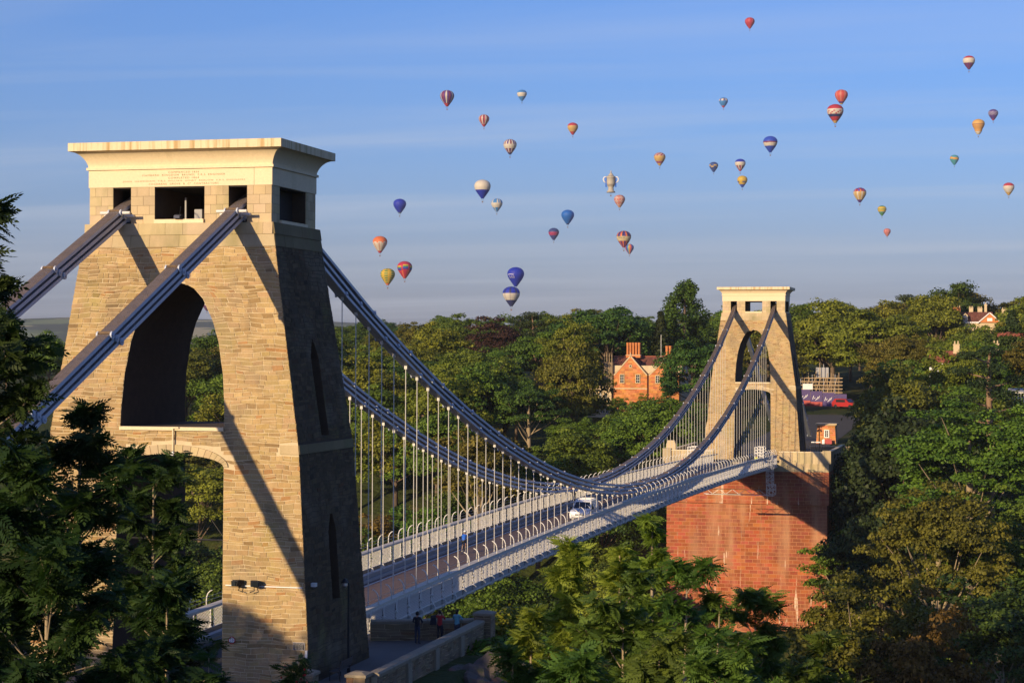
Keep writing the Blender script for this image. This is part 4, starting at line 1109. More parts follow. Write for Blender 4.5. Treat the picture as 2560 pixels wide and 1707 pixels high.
cam_up = {'elbow_l': (.27, -.14, 1.24), 'wrist_l': (.08, -.26, 1.58), 'elbow_r': (-.27, -.14, 1.24), 'wrist_r': (-.08, -.26, 1.58)}
make_person((8.35, 9.5, 0), R(168), 'person in dark jacket and jeans standing at the terrace wall, leftmost of three', {'elbow_l': (.30, -.05, 1.18), 'wrist_l': (.14, -.2, 1.12), 'elbow_r': (-.30, -.05, 1.18), 'wrist_r': (-.14, -.2, 1.12)}, 'navy', 'jeans', 'hair', tag_group='people looking out from the terrace')
make_person((9.35, 10.4, 0), R(190), 'person in red top holding up a camera at the terrace wall', cam_up, 'redshirt', 'navy', 'hair', .05, sleeves=.45, tag_group='people looking out from the terrace')
make_person((10.15, 11.0, 0), R(165), 'person in turquoise top leaning at the terrace wall by the end pillar', {'elbow_l': (.30, -.08, 1.2), 'wrist_l': (.12, -.34, 1.22), 'elbow_r': (-.30, -.08, 1.2), 'wrist_r': (-.12, -.34, 1.22)}, 'turquoise', 'jeans', 'hair', .14, tag_group='people looking out from the terrace')
t = thing('camera', (9.39, 10.68, 1.55), 'small camera held up by the person in the red top', 'camera', rz=R(190))
b = MB(); b.box(-.06, .06, -.03, .03, -.03, .05); put('camera_body', b.mesh('camera_body', M['plastic_black']), t)
b = MB(); b.tube([(0, -.03, .01), (0, -.1, .01)], .03, 10); put('lens', b.mesh('lens', M['plastic_black']), t)
t = thing('rucksack', (9.1, 10.0, 1.0), 'black rucksack hanging from the shoulder of the person in red', 'bag', rz=R(190))
b = MB(); b.hexa([(-.17, -.1, 0), (.17, -.1, 0), (.17, .12, 0), (-.17, .12, 0), (-.13, -.08, .5), (.13, -.08, .5), (.13, .08, .5), (-.13, .08, .5)]); put('bag_body', b.mesh('bag_body', M['navy']), t)
b = MB(); b.box(-.12, .12, .12, .17, .06, .28); put('pocket', b.mesh('pocket', M['navy']), t)
for s in (-1, 1):
    b = MB(); b.tube([(s * .1, -.08, .48), (s * .11, -.16, .5), (s * .11, -.17, .3), (s * .12, -.1, .06)], .018, 5); put('strap', b.mesh('strap', M['navy']), t)

# bicycle and its rider, riding away from us on the left of the road
BX, BY = -1.25, 52.5; BZ = zdeck(BY) + .008
bk = thing('bicycle', (BX, BY, BZ), 'road bicycle ridden across the bridge by the person in blue', 'bicycle', rz=math.pi)
for y, nm in ((-.5, 'wheel'), (.5, 'wheel')):
    b = MB(); b.tube([(0, y + .33 * math.cos(2 * math.pi * q / 20), .335 + .33 * math.sin(2 * math.pi * q / 20)) for q in range(21)], .016, 5, cap=False); w = put('wheel', b.mesh('wheel', M['rubber']), bk)
    b = MB(); b.tube([(0, y + .305 * math.cos(2 * math.pi * q / 20), .335 + .305 * math.sin(2 * math.pi * q / 20)) for q in range(21)], .01, 4, cap=False); put('rim', b.mesh('rim', M['chrome']), w)
    b = MB()
    for q in range(10): b.bar((0, y, .335), (0, y + .3 * math.cos(q * .628), .335 + .3 * math.sin(q * .628)), .004)
    put('spokes', b.mesh('spokes', M['chrome']), w)
b = MB()
for p, q in (((0, -.36, .86), (0, .12, .82)), ((0, -.38, .78), (0, -.02, .30)), ((0, .14, .86), (0, -.02, .30)), ((0, -.02, .30), (0, .5, .335)), ((0, .12, .80), (0, .5, .335)), ((0, -.40, .90), (0, -.5, .335))): b.tube([p, q], .018, 6)
put('frame', b.mesh('frame', M['plastic_black']), bk)
b = MB(); b.tube([(-.2, -.52, .88), (-.2, -.5, .96), (-.18, -.42, .97), (.18, -.42, .97), (.2, -.5, .96), (.2, -.52, .88)], .015, 5); put('handlebar', b.mesh('handlebar', M['plastic_black']), bk)
b = MB(); b.hexa([(-.07, .28, .92), (.07, .28, .92), (.02, .02, .92), (-.02, .02, .92), (-.08, .28, .96), (.08, .28, .96), (.025, .0, .95), (-.025, .0, .95)]); put('saddle', b.mesh('saddle', M['plastic_black']), bk)
for s in (-1, 1):
    b = MB(); b.bar((s * .07, -.02, .30), (s * .07, -.02 + s * .12, .30 - s * .12), .02); b.box(min(s * .07, s * .17), max(s * .07, s * .17), -.05 + s * .12, .03 + s * .12, .28 - s * .12, .31 - s * .12); put('pedal', b.mesh('pedal', M['chrome']), bk)
legs_long = False
make_person((BX, BY, BZ), math.pi, 'person in blue jersey and black shorts cycling away over the bridge', {
    'pelvis': (0, .16, 1.0), 'waist': (0, .06, 1.13), 'chest': (0, -.10, 1.28), 'upper': (0, -.20, 1.37), 'neck': (0, -.27, 1.44), 'skull0': (0, -.32, 1.50), 'skull1': (0, -.34, 1.57), 'skull2': (0, -.33, 1.65),
    'shoulder_l': (.18, -.20, 1.37), 'elbow_l': (.22, -.30, 1.13), 'wrist_l': (.19, -.45, .99), 'shoulder_r': (-.18, -.20, 1.37), 'elbow_r': (-.22, -.30, 1.13), 'wrist_r': (-.19, -.45, .99),
    'hip_l': (.09, .12, .95), 'knee_l': (.11, -.18, .66), 'ankle_l': (.12, .07, .27), 'toe_l': (.12, -.08, .2), 'hip_r': (-.09, .12, .95), 'knee_r': (-.11, -.10, .80), 'ankle_r': (-.12, -.10, .47), 'toe_r': (-.12, -.25, .42)}, 'bluejersey', 'navy', 'hair', sleeves=.5)
hm_ = thing('helmet', (BX, BY + .335, BZ + 1.6), 'white cycle helmet on the person in blue', 'helmet', rz=math.pi)
b = MB(); b.lathe([(.115, 0), (.125, .03), (.11, .08), (.07, .115), (.01, .125)], 12, (0, 0, 0), sy=1.3); put('shell', b.mesh('shell', M['white_paint'], True), hm_)
b = MB(); b.tube([(-.1, -.0, .0), (-.05, -.06, -.13), (.05, -.06, -.13), (.1, 0, 0)], .006, 4); put('strap', b.mesh('strap', M['plastic_black']), hm_)
legs_long = True
make_person((4.0, 184.0, zdeck(184) + .17), R(15), 'worker in yellow hi-vis jacket beside the white cage near the red pier', {}, 'hivis', 'hivis', 'hair')
make_person((-4.2, 171.0, zdeck(171) + .17), R(5), 'person in pink top on the far footway by the white cage', {}, 'pinkcloth', 'jeans', 'hair')
make_person((-4.0, 103.0, zdeck(103) + .17), R(0), 'person in red top walking on the far footway beyond the chains', {'knee_l': (.1, -.1, .5), 'ankle_l': (.1, -.05, .09), 'toe_l': (.1, -.22, .05)}, 'redshirt', 'jeans', 'hair')
make_person((9.2, 206.4, -.86), R(10), 'person in dark clothes standing on the far terrace right of the tower', {}, 'navy', 'navy', 'hair')

# bench and lamp by the tower foot
t = thing('park_bench', (8.05, -2.2, 0), 'dark slatted bench against the shaded side of the big tower', 'bench', rz=R(-90))
# bench local: seat faces -y before turning, back at +y
for k in range(4):
    b = MB(); b.box(-.85, .85, -.25 + k * .13, -.15 + k * .13, .43, .46); put('seat_slat', b.mesh('seat_slat', M['slats']), t)
for k in range(4):
    b = MB(); z = .56 + k * .11; b.hexa([(-.85, .27 + k * .03, z), (.85, .27 + k * .03, z), (.85, .295 + k * .03, z), (-.85, .295 + k * .03, z), (-.85, .29 + k * .03, z + .085), (.85, .29 + k * .03, z + .085), (.85, .315 + k * .03, z + .085), (-.85, .315 + k * .03, z + .085)]); put('back_slat', b.mesh('back_slat', M['slats']), t)
for s in (-1, 1):
    b = MB(); b.tube([(s * .78, -.22, 0), (s * .78, -.22, .42), (s * .78, -.24, .62), (s * .78, .28, .64)], .022, 5); b.tube([(s * .78, .3, 0), (s * .78, .24, .42), (s * .78, .34, 1.0)], .022, 5); b.bar((s * .78, -.22, .42), (s * .78, .25, .42), .04); put('bench_frame', b.mesh('bench_frame', M['black_iron']), t)
t = thing('street_lamp', (7.85, -.35, 0), 'thin black lamp post against the shaded side of the big tower', 'lamp post')
b = MB(); b.tube([(0, 0, 0), (0, 0, .4), (0, 0, 4.3), (-.02, -.1, 4.55), (-.05, -.35, 4.6)], [.085, .06, .05, .04, .03], 8); put('post', b.mesh('post', M['black_iron']), t)
b = MB(); b.lathe([(.05, .12), (.12, .02), (.2, -.08), (.19, -.1)], 10, (-.05, -.42, 4.55)); put('lamp_hood', b.mesh('lamp_hood', M['black_iron']), t)
b = MB(); b.lathe([(.14, -.11), (.15, -.25), (.06, -.36)], 10, (-.05, -.42, 4.55)); put('lamp_glass', b.mesh('lamp_glass', M['chrome']), t)

# ------------------------------------------------------------------ trees
M['leaf_green'] = foliage('leaf_green', (.036, .070, .008), (.130, .190, .020), .35)
M['leaf_dark'] = foliage('leaf_dark', (.018, .042, .008), (.075, .125, .018), .35)
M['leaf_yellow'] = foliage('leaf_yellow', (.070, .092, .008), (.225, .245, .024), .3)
M['leaf_olive'] = foliage('leaf_olive', (.055, .060, .008), (.180, .170, .022), .3)
M['leaf_rust'] = foliage('leaf_rust', (.062, .046, .008), (.200, .135, .020), .3)
M['leaf_copper'] = foliage('leaf_copper', (.026, .012, .009), (.075, .036, .022), .3)
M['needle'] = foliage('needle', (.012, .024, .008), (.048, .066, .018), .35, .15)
M['leaf_fresh'] = foliage('leaf_fresh', (.085, .125, .014), (.270, .350, .050), .2, .4, .03)
M['leaf_shade'] = foliage('leaf_shade', (.012, .028, .008), (.060, .092, .022), .2, .35)
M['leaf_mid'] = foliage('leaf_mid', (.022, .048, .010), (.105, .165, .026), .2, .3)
NPR = np.random.default_rng(5)

def cards(pos, nrm, size, rng, asp=.7, jit=.6):
    """rhombic leaf sprays: positions, outward normals, sizes"""
    n = len(pos); nr = nrm + rng.normal(0, jit, (n, 3)); nr /= np.linalg.norm(nr, axis=1, keepdims=True) + 1e-9
    a = np.cross(nr, rng.normal(0, 1, (n, 3))); a /= np.linalg.norm(a, axis=1, keepdims=True) + 1e-9
    b = np.cross(nr, a); s = size[:, None]
    V = np.stack([pos - a * s, pos + b * s * asp + nr * s * .18, pos + a * s, pos - b * s * asp + nr * s * .18], 1).reshape(-1, 3)
    F = np.arange(n * 4).reshape(n, 4)
    return V, F

def clumps_crown(seed, RX, RZ, zc, n_clump, cl_r, n_leaf, leaf, flat=1.0, top_bias=.0, shell=.62):
    """clumps spread through an uneven ellipsoid, leaves on the clumps; gaps stay between them"""
    rng = np.random.default_rng(seed)
    d = rng.normal(0, 1, (n_clump, 3)); d /= np.linalg.norm(d, axis=1, keepdims=True)
    d[:, 2] = np.where(d[:, 2] < -.45, -d[:, 2] * .6, d[:, 2])
    rad = shell + (1 - shell) * rng.random(n_clump) ** .6
    lob = 1 + .16 * np.sin(3 * np.arctan2(d[:, 1], d[:, 0]) + seed) + .12 * np.sin(5 * d[:, 2] + seed * 2)
    c = d * (rad * lob)[:, None] * np.array([RX, RX, RZ]) * .86; c[:, 2] += zc
    r = cl_r * rng.uniform(.6, 1.35, n_clump)
    k = np.repeat(np.arange(n_clump), n_leaf)
    e = rng.normal(0, 1, (len(k), 3)); e /= np.linalg.norm(e, axis=1, keepdims=True)
    e[:, 2] = np.where(e[:, 2] < -.2, -e[:, 2] * .7, e[:, 2])
    pos = c[k] + e * (r[k] * rng.uniform(.55, 1.12, len(k)))[:, None] * np.array([1, 1, .72 * flat])
    out = e * .8 + d[k] * .35 + np.array([0, 0, .25])
    size = leaf * rng.uniform(.55, 1.35, len(k))
    V, F = cards(pos, out, size, rng)
    clt = rng.uniform(.15, .85, n_clump)
    tint = np.clip(clt[k] + rng.normal(0, .22, len(k)), 0, 1)
    return V, F, tint, c
def trunk_mesh(name, H, r, limbs, rng, material, lean=0.0):
    b = MB(); h = H
    b.tube([(0, 0, -1.5), (lean * .1, 0, h * .3), (lean * .5, .1, h * .7), (lean, 0, h)], [r * 1.25, r * .95, r * .65, r * .2], 7)
    for c in limbs:
        z0 = float(np.clip(c[2] * rng.uniform(.35, .7), h * .22, h * .85)); k = lean * z0 / h
        m = (k + (c[0] - k) * .5, c[1] * .5, z0 + (c[2] - z0) * .42)
        b.tube([(k, 0, z0), m, tuple(c)], [r * .38, r * .22, r * .06], 5, cap=False)
    return b.mesh(name, material, True)

PROTO = {}
def proto_round(key, seed, H, RX, RZ, n_clump, n_leaf, leaf, cl, trunk_r=.35, bark='bark', lean=0, shell=.62):
    rng = np.random.default_rng(seed + 100)
    zc = H - RZ * .93
    V, F, t, c = clumps_crown(seed, RX, RZ, zc, n_clump, cl, n_leaf, leaf, shell=shell)
    cm_ = np_mesh('crown', V, F, t, [M['leaf_green']])
    PROTO[key] = (cm_, trunk_mesh('trunk', zc + RZ * .5, trunk_r, c[rng.permutation(len(c))[:14]], rng, M[bark], lean), H, RX)
for i in range(6):
    proto_round(f'round{i}', 10 + i, 16, 6.3 + .5 * (i % 3), 7.4 + .5 * (i % 2), 130, 165, .195, 1.45, shell=.66)
for i in range(2): proto_round(f'tall{i}', 30 + i, 20, 5.2, 9.4, 130, 160, .195, 1.35, shell=.66)
for i in range(2): proto_round(f'loose{i}', 40 + i, 16, 5.6, 7.0, 100, 150, .165, 1.1, shell=.5, bark='palebark')
for i in range(3): proto_round(f'fine{i}', 60 + i, 16, 6.0, 7.2, 260, 140, .13, .85, shell=.55, bark='palebark')
for i in range(2): proto_round(f'bush{i}', 50 + i, 6, 3.6, 3.0, 70, 130, .14, .8, .12)
def proto_spire(key, seed, H, R0, n, leaf, tiers):
    rng = np.random.default_rng(seed); h = rng.random(n) ** .8
    tier = np.floor(h * tiers) / tiers; fr = h * tiers - np.floor(h * tiers)
    rr = R0 * (1 - tier) ** .85 * (1.06 - .55 * fr) + .1
    th = rng.uniform(0, 2 * np.pi, n); q = rng.random(n) ** .4
    lob = 1 + .22 * np.sin(th * 5 + tier * 40)
    pos = np.stack([np.cos(th) * rr * q * lob, np.sin(th) * rr * q * lob, 1.5 + tier * (H - 1.5) + fr * (H / tiers) * .8 - q * rr * .25], 1)
    nr = np.stack([np.cos(th), np.sin(th), np.full(n, .6)], 1)
    V, F = cards(pos, nr, leaf * rng.uniform(.6, 1.3, n), rng, .45)
    b = MB(); b.tube([(0, 0, -1.5), (0, 0, H * .5), (0, 0, H)], [.35, .2, .03], 6)
    PROTO[key] = (np_mesh('crown', V, F, np.clip(rng.normal(.45, .25, n), 0, 1), [M['needle']]), b.mesh('trunk', M['bark'], True), H, R0)
proto_spire('spire', 3, 17, 3.4, 5000, .36, 15)
def proto_cypress(key, seed, H, R0):
    rng = np.random.default_rng(seed); n = 190
    h = rng.random(n); th = rng.uniform(0, 2 * np.pi, n)
    prof = np.interp(h, [0, .1, .35, .7, .88, 1], [.62, .95, 1, .82, .58, .22])
    q = rng.uniform(.45, 1.0, n)
    c = np.stack([np.cos(th) * prof * R0 * q, np.sin(th) * prof * R0 * q, 1 + h * (H - 2)], 1)
    k = np.repeat(np.arange(n), 110); e = rng.normal(0, 1, (len(k), 3)); e /= np.linalg.norm(e, axis=1, keepdims=True)
    r = rng.uniform(.8, 1.5, n)
    pos = c[k] + e * (r[k] * rng.uniform(.6, 1.1, len(k)))[:, None] * np.array([1, 1, 1.25])
    V, F = cards(pos, e + np.array([0, 0, .3]), .28 * rng.uniform(.5, 1.3, len(k)), rng)
    b = MB(); b.tube([(0, 0, -1.5), (0, 0, H * .5), (0, 0, H)], [.7, .4, .05], 7)
    PROTO[key] = (np_mesh('crown', V, F, np.clip(rng.uniform(.2, .8, n)[k] + rng.normal(0, .2, len(k)), 0, 1), [M['leaf_dark']]), b.mesh('trunk', M['bark'], True), H, R0)
proto_cypress('cypress', 8, 28, 5.2)
def proto_pine(key, seed, H, lean, pads, R0, bare=.45, tr=.30):
    rng = np.random.default_rng(seed); cs = []
    for i in range(pads):
        f = i / (pads - 1); z = H * (bare + (1 - bare) * f) - .3; rr = R0 * (1 - .55 * f) * rng.uniform(.5, 1); th = i * 2.4 + rng.uniform(-.5, .5)
        if i == pads - 1: rr = .2
        cs.append((lean * z / H + math.cos(th) * rr, math.sin(th) * rr, z + rng.uniform(-.4, .4)))
    cs = np.array(cs); k = np.repeat(np.arange(pads), 420); e = rng.normal(0, 1, (len(k), 3)); e /= np.linalg.norm(e, axis=1, keepdims=True)
    r = rng.uniform(1.5, 2.6, pads)
    pos = cs[k] + e * (r[k] * rng.random(len(k)) ** .4)[:, None] * np.array([1, 1, .34])
    V, F = cards(pos, e * .5 + np.array([0, 0, .8]), .24 * rng.uniform(.5, 1.3, len(k)), rng, .4, .8)
    b = MB(); b.tube([(0, 0, -1.5), (lean * .35, 0, H * .35), (lean * .75, .1, H * .75), (lean, 0, H)], [tr * 1.1, tr, tr * .7, .07], 8)
    for c in cs:
        z0 = c[2] - 1.0; b.tube([(lean * z0 / H, 0, z0), ((c[0] + lean * z0 / H) / 2, c[1] / 2, z0 + .45), tuple(c)], [.16, .1, .03], 5, cap=False)
    PROTO[key] = (np_mesh('crown', V, F, np.clip(rng.uniform(.3, .8, pads)[k] + rng.normal(0, .2, len(k)), 0, 1), [M['needle']]), b.mesh('trunk', M['pinebark'], True), H, R0)
proto_pine('pine0', 21, 19, 1.0, 12, 4.6, .52)
proto_pine('pine1', 22, 21, -2.4, 16, 7.6, .50, .5)
proto_pine('pine2', 23, 15, .6, 9, 3.6, .55)

def tree(kind, x, y, H, mname, label, group=None, wide=1.0, rz=None, z=None, name=None):
    cm_, tm, h0, r0 = PROTO[kind]; s = H / h0
    nm = name or {'ro': 'broadleaf_tree', 'ta': 'tall_tree', 'lo': 'loose_tree', 'fi': 'feathery_tree', 'bu': 'bush', 'sp': 'conifer_tree', 'cy': 'cypress_tree', 'pi': 'pine_tree'}[kind[:2]]
    zz = float(height(x, y)) if z is None else z
    t = thing(nm, (x, y, zz), label, 'bush' if kind[:2] == 'bu' else 'tree', group, rz if rz is not None else float(NPR.uniform(0, 6.28)), (s * wide, s * wide, s))
    put('trunk', tm, t)
    c = put('crown', cm_, t)
    if mname: c.material_slots[0].link = 'OBJECT'; c.material_slots[0].material = M[mname]
    return t

FW = np.array([-math.sin(CAM_YAW), math.cos(CAM_YAW)]); RT = np.array([math.cos(CAM_YAW), math.sin(CAM_YAW)])
def ground_spot(px, d):
    """a place on the ground, d metres out along the bearing of column px"""
    q = FW * d + RT * d * (px - 1280) / 4940.0
    return float(CAM_POS[0] + q[0]), float(CAM_POS[1] + q[1])
def z_at(py, d): return float(CAM_POS[2] + (873 - py) / 4940.0 * d)

SKY_PX = [0, 250, 500, 830, 900, 980, 1065, 1130, 1200, 1260, 1360, 1440, 1520, 1580, 1640, 1700, 1790, 1900, 2000, 2060, 2130, 2190, 2230, 2290, 2350, 2400, 2440, 2480, 2530, 2600]
SKY_PY = [835, 840, 838, 808, 800, 797, 790, 782, 786, 778, 768, 766, 765, 780, 790, 790, 770, 755, 755, 738, 738, 750, 742, 730, 716, 705, 728, 770, 725, 700]
labels_used = {}
rng = np.random.default_rng(42)
rnd = random.Random(42)
KINDS = ['round0', 'round1', 'round2', 'round3', 'round4', 'round5', 'tall0', 'tall1', 'loose0', 'loose1']
COLS = ['leaf_green', 'leaf_dark', 'leaf_yellow', 'leaf_olive', 'leaf_rust']
COLN = {'leaf_green': 'mid green', 'leaf_dark': 'dark green', 'leaf_yellow': 'yellow-green', 'leaf_olive': 'olive-brown', 'leaf_rust': 'rusty brown', 'leaf_copper': 'dark copper'}
# special trees first: (px, d, kind, material, top py, width factor, label)
SPECIAL = [
    (1712, 462, 'cypress', 'leaf_dark', 700, 1.25, 'very tall dark clumpy evergreen standing just left of the distant tower'),
    (1652, 452, 'spire', 'needle', 776, 1.1, 'pointed dark conifer left of the tall clumpy evergreen'),
    (1345, 468, 'pine0', 'needle', 782, 1.3, 'tall bare-trunked pine with flat dark crown on the wooded hill, left of the brick mansion'),
    (1300, 474, 'pine2', 'needle', 800, 1.2, 'smaller pine with a thin leaning trunk beside the tall bare-trunked pine'),
    (1567, 465, 'pine2', 'needle', 800, 1.0, 'bare pine trunk with a few boughs rising behind the mansion chimneys'),
    (1245, 470, 'round1', 'leaf_copper', 800, 1.1, 'dark copper-leaved beech on the wooded skyline'),
    (1520, 458, 'round2', 'leaf_dark', 762, 1.25, 'big dark rounded tree behind and left of the brick mansion'),
    (1430, 372, 'round3', 'leaf_olive', 850, .8, 'golden-brown tree against the left wall of the brick mansion'),
    (1090, 430, 'round4', 'leaf_yellow', 822, 1.1, 'bright yellow-green tree high on the wooded hill above the chains'),
    (1420, 430, 'loose0', 'leaf_yellow', 790, 1.0, 'loose yellow-green tree between the pines and the mansion'),
    (2388, 520, 'round0', 'leaf_dark', 700, .95, 'big dark domed tree breaking the skyline above the cream villa'),
    (2478, 303, 'pine1', 'needle', 868, 1.0, 'large leaning pine with a bare orange trunk on the right-hand hill'),
    (2505, 420, 'spire', 'leaf_olive', 800, 1.3, 'brownish conifer right of the cream villa'),
    (2250, 560, 'pine0', 'needle', 735, 1.3, 'flat-topped pine on the skyline left of the big domed tree'),
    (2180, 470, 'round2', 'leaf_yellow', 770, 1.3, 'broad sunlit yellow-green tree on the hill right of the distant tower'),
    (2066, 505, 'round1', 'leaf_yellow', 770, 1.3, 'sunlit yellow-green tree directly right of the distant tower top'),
    (2250, 330, 'round3', 'leaf_olive', 905, 1.0, 'olive-brown tree half in shade in the middle of the right-hand hill'),
    (2425, 262, 'fine2', 'leaf_green', 1000, 1.3, 'wide flat-topped green tree below the leaning pine'),
    (2345, 228, 'fine0', 'leaf_olive', 1190, .95, 'feathery olive-gold tree in the lower right, caught by the sun'),
    (2500, 235, 'fine1', 'leaf_green', 1250, 1.1, 'feathery green tree at the right edge, half way down'),
    (2150, 175, 'fine2', 'leaf_olive', 1430, .9, 'feathery olive-brown tree just right of the red pier foot'),
    (2320, 165, 'fine1', 'leaf_rust', 1530, .8, 'rusty golden tree at the bottom right'),
    (2470, 200, 'fine0', 'leaf_dark', 1430, 1.2, 'dark shaded tree at the bottom right corner'),
    (2455, 352, 'round3', 'leaf_green', 850, 1.0, 'green tree hiding the foot of the houses under the leaning pine'),
    (2545, 385, 'round1', 'leaf_dark', 800, 1.0, 'dark tree at the right edge in front of the houses'),
    (2400, 350, 'round5', 'leaf_yellow', 862, .9, 'yellow-green tree left of the leaning pine crown'),
    (2530, 440, 'spire', 'needle', 770, 1.4, 'weeping dark conifer between the villa and the right edge'),
    (1730, 405, 'round2', 'leaf_dark', 846, 1.0, 'dark tree right of the mansion, below the very tall evergreen'),
    (2190, 300, 'round2', 'needle', 1075, .85, 'very dark tree in the shade right behind the red pier'),  # dark needle colour on these three broadleaf trees stands in for shade
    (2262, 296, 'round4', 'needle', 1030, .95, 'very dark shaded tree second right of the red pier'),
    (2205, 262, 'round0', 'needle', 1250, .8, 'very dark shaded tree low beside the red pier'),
    (1548, 398, 'round5', 'leaf_green', 992, .8, 'green tree screening the foot of the brick mansion on the left'),
    (1612, 402, 'round1', 'leaf_yellow', 1002, .8, 'yellow-green tree screening the middle of the brick mansion'),
    (1672, 398, 'round3', 'leaf_olive', 985, .8, 'olive tree screening the right end of the brick mansion'),
    (1200, 305, 'loose1', 'leaf_olive', 1040, 1.0, 'thin-leaved olive tree with pale limbs showing, on the slope behind the chains'),
]
placed = []
for px, d, kind, mname, py, wide, lb in SPECIAL:
    x, y = ground_spot(px, d); z = float(height(x, y)); H = z_at(py, d) - z
    if H > (34 if kind == 'cypress' else 30): z = z_at(py, d) - 24; H = 24
    H = max(H, 7)
    tree(kind, x, y, H, mname, lb, None, wide, z=z); placed.append((x, y))
count = 0; forest = []
ROWS = [(236, 10), (248, 10), (260, 10), (273, 9.5), (286, 9.5), (300, 9.5), (316, 10), (334, 10), (354, 10.5), (376, 11), (400, 11), (428, 12), (460, 12.5), (500, 13.5), (545, 14.5), (600, 16), (665, 17), (740, 19)]
for d, sp in ROWS:
    px = -40 + rng.uniform(0, 60)
    while px < 2640:
        dd = d * (1 + rng.uniform(-.025, .025)); p = px + rng.uniform(-8, 8)
        px += sp * .86 / d * 4940 * rng.uniform(.78, 1.22)
        if 620 < p < 800 and d < 460: continue            # wholly behind the big tower leg
        if p < 300 and d < 500: continue                  # wholly behind the near tree and tower
        x, y = ground_spot(p, dd); z = float(height(x, y))
        if abs(x) < 15.5 and 190 < y < 330 or (1972 - 3000 / dd < p < 2110 + 12000 / dd and 225 < y < 385): continue       # pier, road and toll house
        if any((x - a) ** 2 + (y - c) ** 2 < 30 for a, c in placed): continue
        H = rng.uniform(12.5, 19) if d < 480 else rng.uniform(14, 20)
        sky = float(np.interp(p, SKY_PX, SKY_PY))
        cap = z_at(sky + rng.uniform(3, 34), dd)
        if d >= 500: H = cap - z
        rp = 7.0 / d * 4940
        if p + rp > 1500 and p - rp < 1690 and d < 429: cap = min(cap, z_at(990 + rng.uniform(0, 22) + (50 if p < 1535 else 0), dd))
        if 2360 < p < 2520 and d < 505: cap = min(cap, z_at(803 + rng.uniform(0, 14) if d > 365 else 880, dd))
        if 1610 < p < 2130 and d < 312: cap = min(cap, z_at(1640, dd))
        if abs(x) < 9 and y < 204: cap = min(cap, -5)
        for ex, ey, ez, ew in ((-42, 329, 5.0, 11), (-5, 354, 4.5, 8), (6.5, 262, .3, 7)):     # keep the morning sun on the house fronts
            if 4 < ey - y < 60 and abs(x - ex + .437 * (ey - y)) < ew + 6: cap = min(cap, ez + .288 * (ey - y) - 1)
        H = min(H, cap - z)
        low = H < 5.5
        if low: 
            if d < 440: H = float(np.clip(H, 2.6, 5.5))
            else: H = 7; z = cap - 7; low = False
        if H > 27: z += H - 27; H = 27
        if -52 < x < -30 and 322 < y < 352: continue        # the mansion
        if 20 < x < 40 and 412 < y < 436: continue          # the villa
        k = rnd.choice(KINDS[:8] if d > 420 else KINDS)
        if low: k = rnd.choice(['bush0', 'bush1'])
        g = math.sin(x * .043 + 1.2) + math.cos(y * .031 + x * .02); q = rng.random()
        mname = 'leaf_green'
        if p > 1850:
            mname = 'leaf_dark' if q < .36 else 'leaf_green' if q < .66 else 'leaf_yellow' if q < .84 else 'leaf_olive'
            if d > 400: mname = 'leaf_yellow' if q < .45 else 'leaf_green' if q < .8 else 'leaf_olive'
        else:
            mname = 'leaf_green' if q < .48 else 'leaf_yellow' if q < .70 + .08 * g else 'leaf_dark' if q < .86 else 'leaf_olive' if q < .96 else 'leaf_rust'
            if d > 480: mname = 'leaf_green' if q < .5 else 'leaf_olive' if q < .70 else 'leaf_dark'
        zone = ('seen through the arch' if p < 640 else 'behind the nearest hangers' if p < 1000 else 'behind the chains' if p < 1250 else 'above the chain sag' if p < 1460 else 'round the brick mansion' if p < 1660 else 'behind the distant tower' if p < 1980
                else 'right of the far tower' if p < 2160 else 'on the right-hand hill' if p < 2360 else 'near the right edge')
        place = 'skyline' if d >= 500 else 'upper slope' if d >= 376 else 'middle slope' if d >= 300 else 'lower slope'
        lb = f'{COLN[mname]} {"tall" if k[:2] == "ta" else "loose" if k[:2] == "lo" else "bushy" if low else "rounded"} {"shrub" if low else "tree"} on the {place}, {zone}'
        forest.append((lb, p, tree(k, x, y, H, mname, lb, 'woodland trees on the ' + place, rng.uniform(.98, 1.25) if H > 9 else 1.4, z=z))); placed.append((x, y)); count += 1
# trees that look alike in one place: told apart by their order from left to right
ORD = ['first', 'second', 'third', 'fourth', 'fifth', 'sixth', 'seventh', 'eighth', 'ninth', 'tenth', 'eleventh', 'twelfth']
by = {}
for lb, p, t in forest: by.setdefault(lb, []).append((p, t))
for lb, v in by.items():
    if len(v) > 1:
        for i, (p, t) in enumerate(sorted(v, key=lambda q: q[0])): t['label'] = lb + ', ' + (ORD[i] if i < 12 else 'last') + ' from left'
print('forest trees', count)

# bushes on the near slopes and by the pier foot
for px, d, kind, H, mname, lb in ((1330, 105, 'bush0', 6, 'leaf_green', 'green bush on the steep bank below the terrace wall'), (1215, 118, 'bush1', 7, 'leaf_yellow', 'yellow-green bush right of the terrace pillar'),
                              (1160, 125, 'bush0', 6, 'leaf_green', 'green bush below the deck, behind the terrace pillar')):
    x, y = ground_spot(px, d)
    tree(kind, x, y, H, mname, lb, None, 1.2, z=z_at(1690 if px > 1250 else 1640, d) - H * .6)

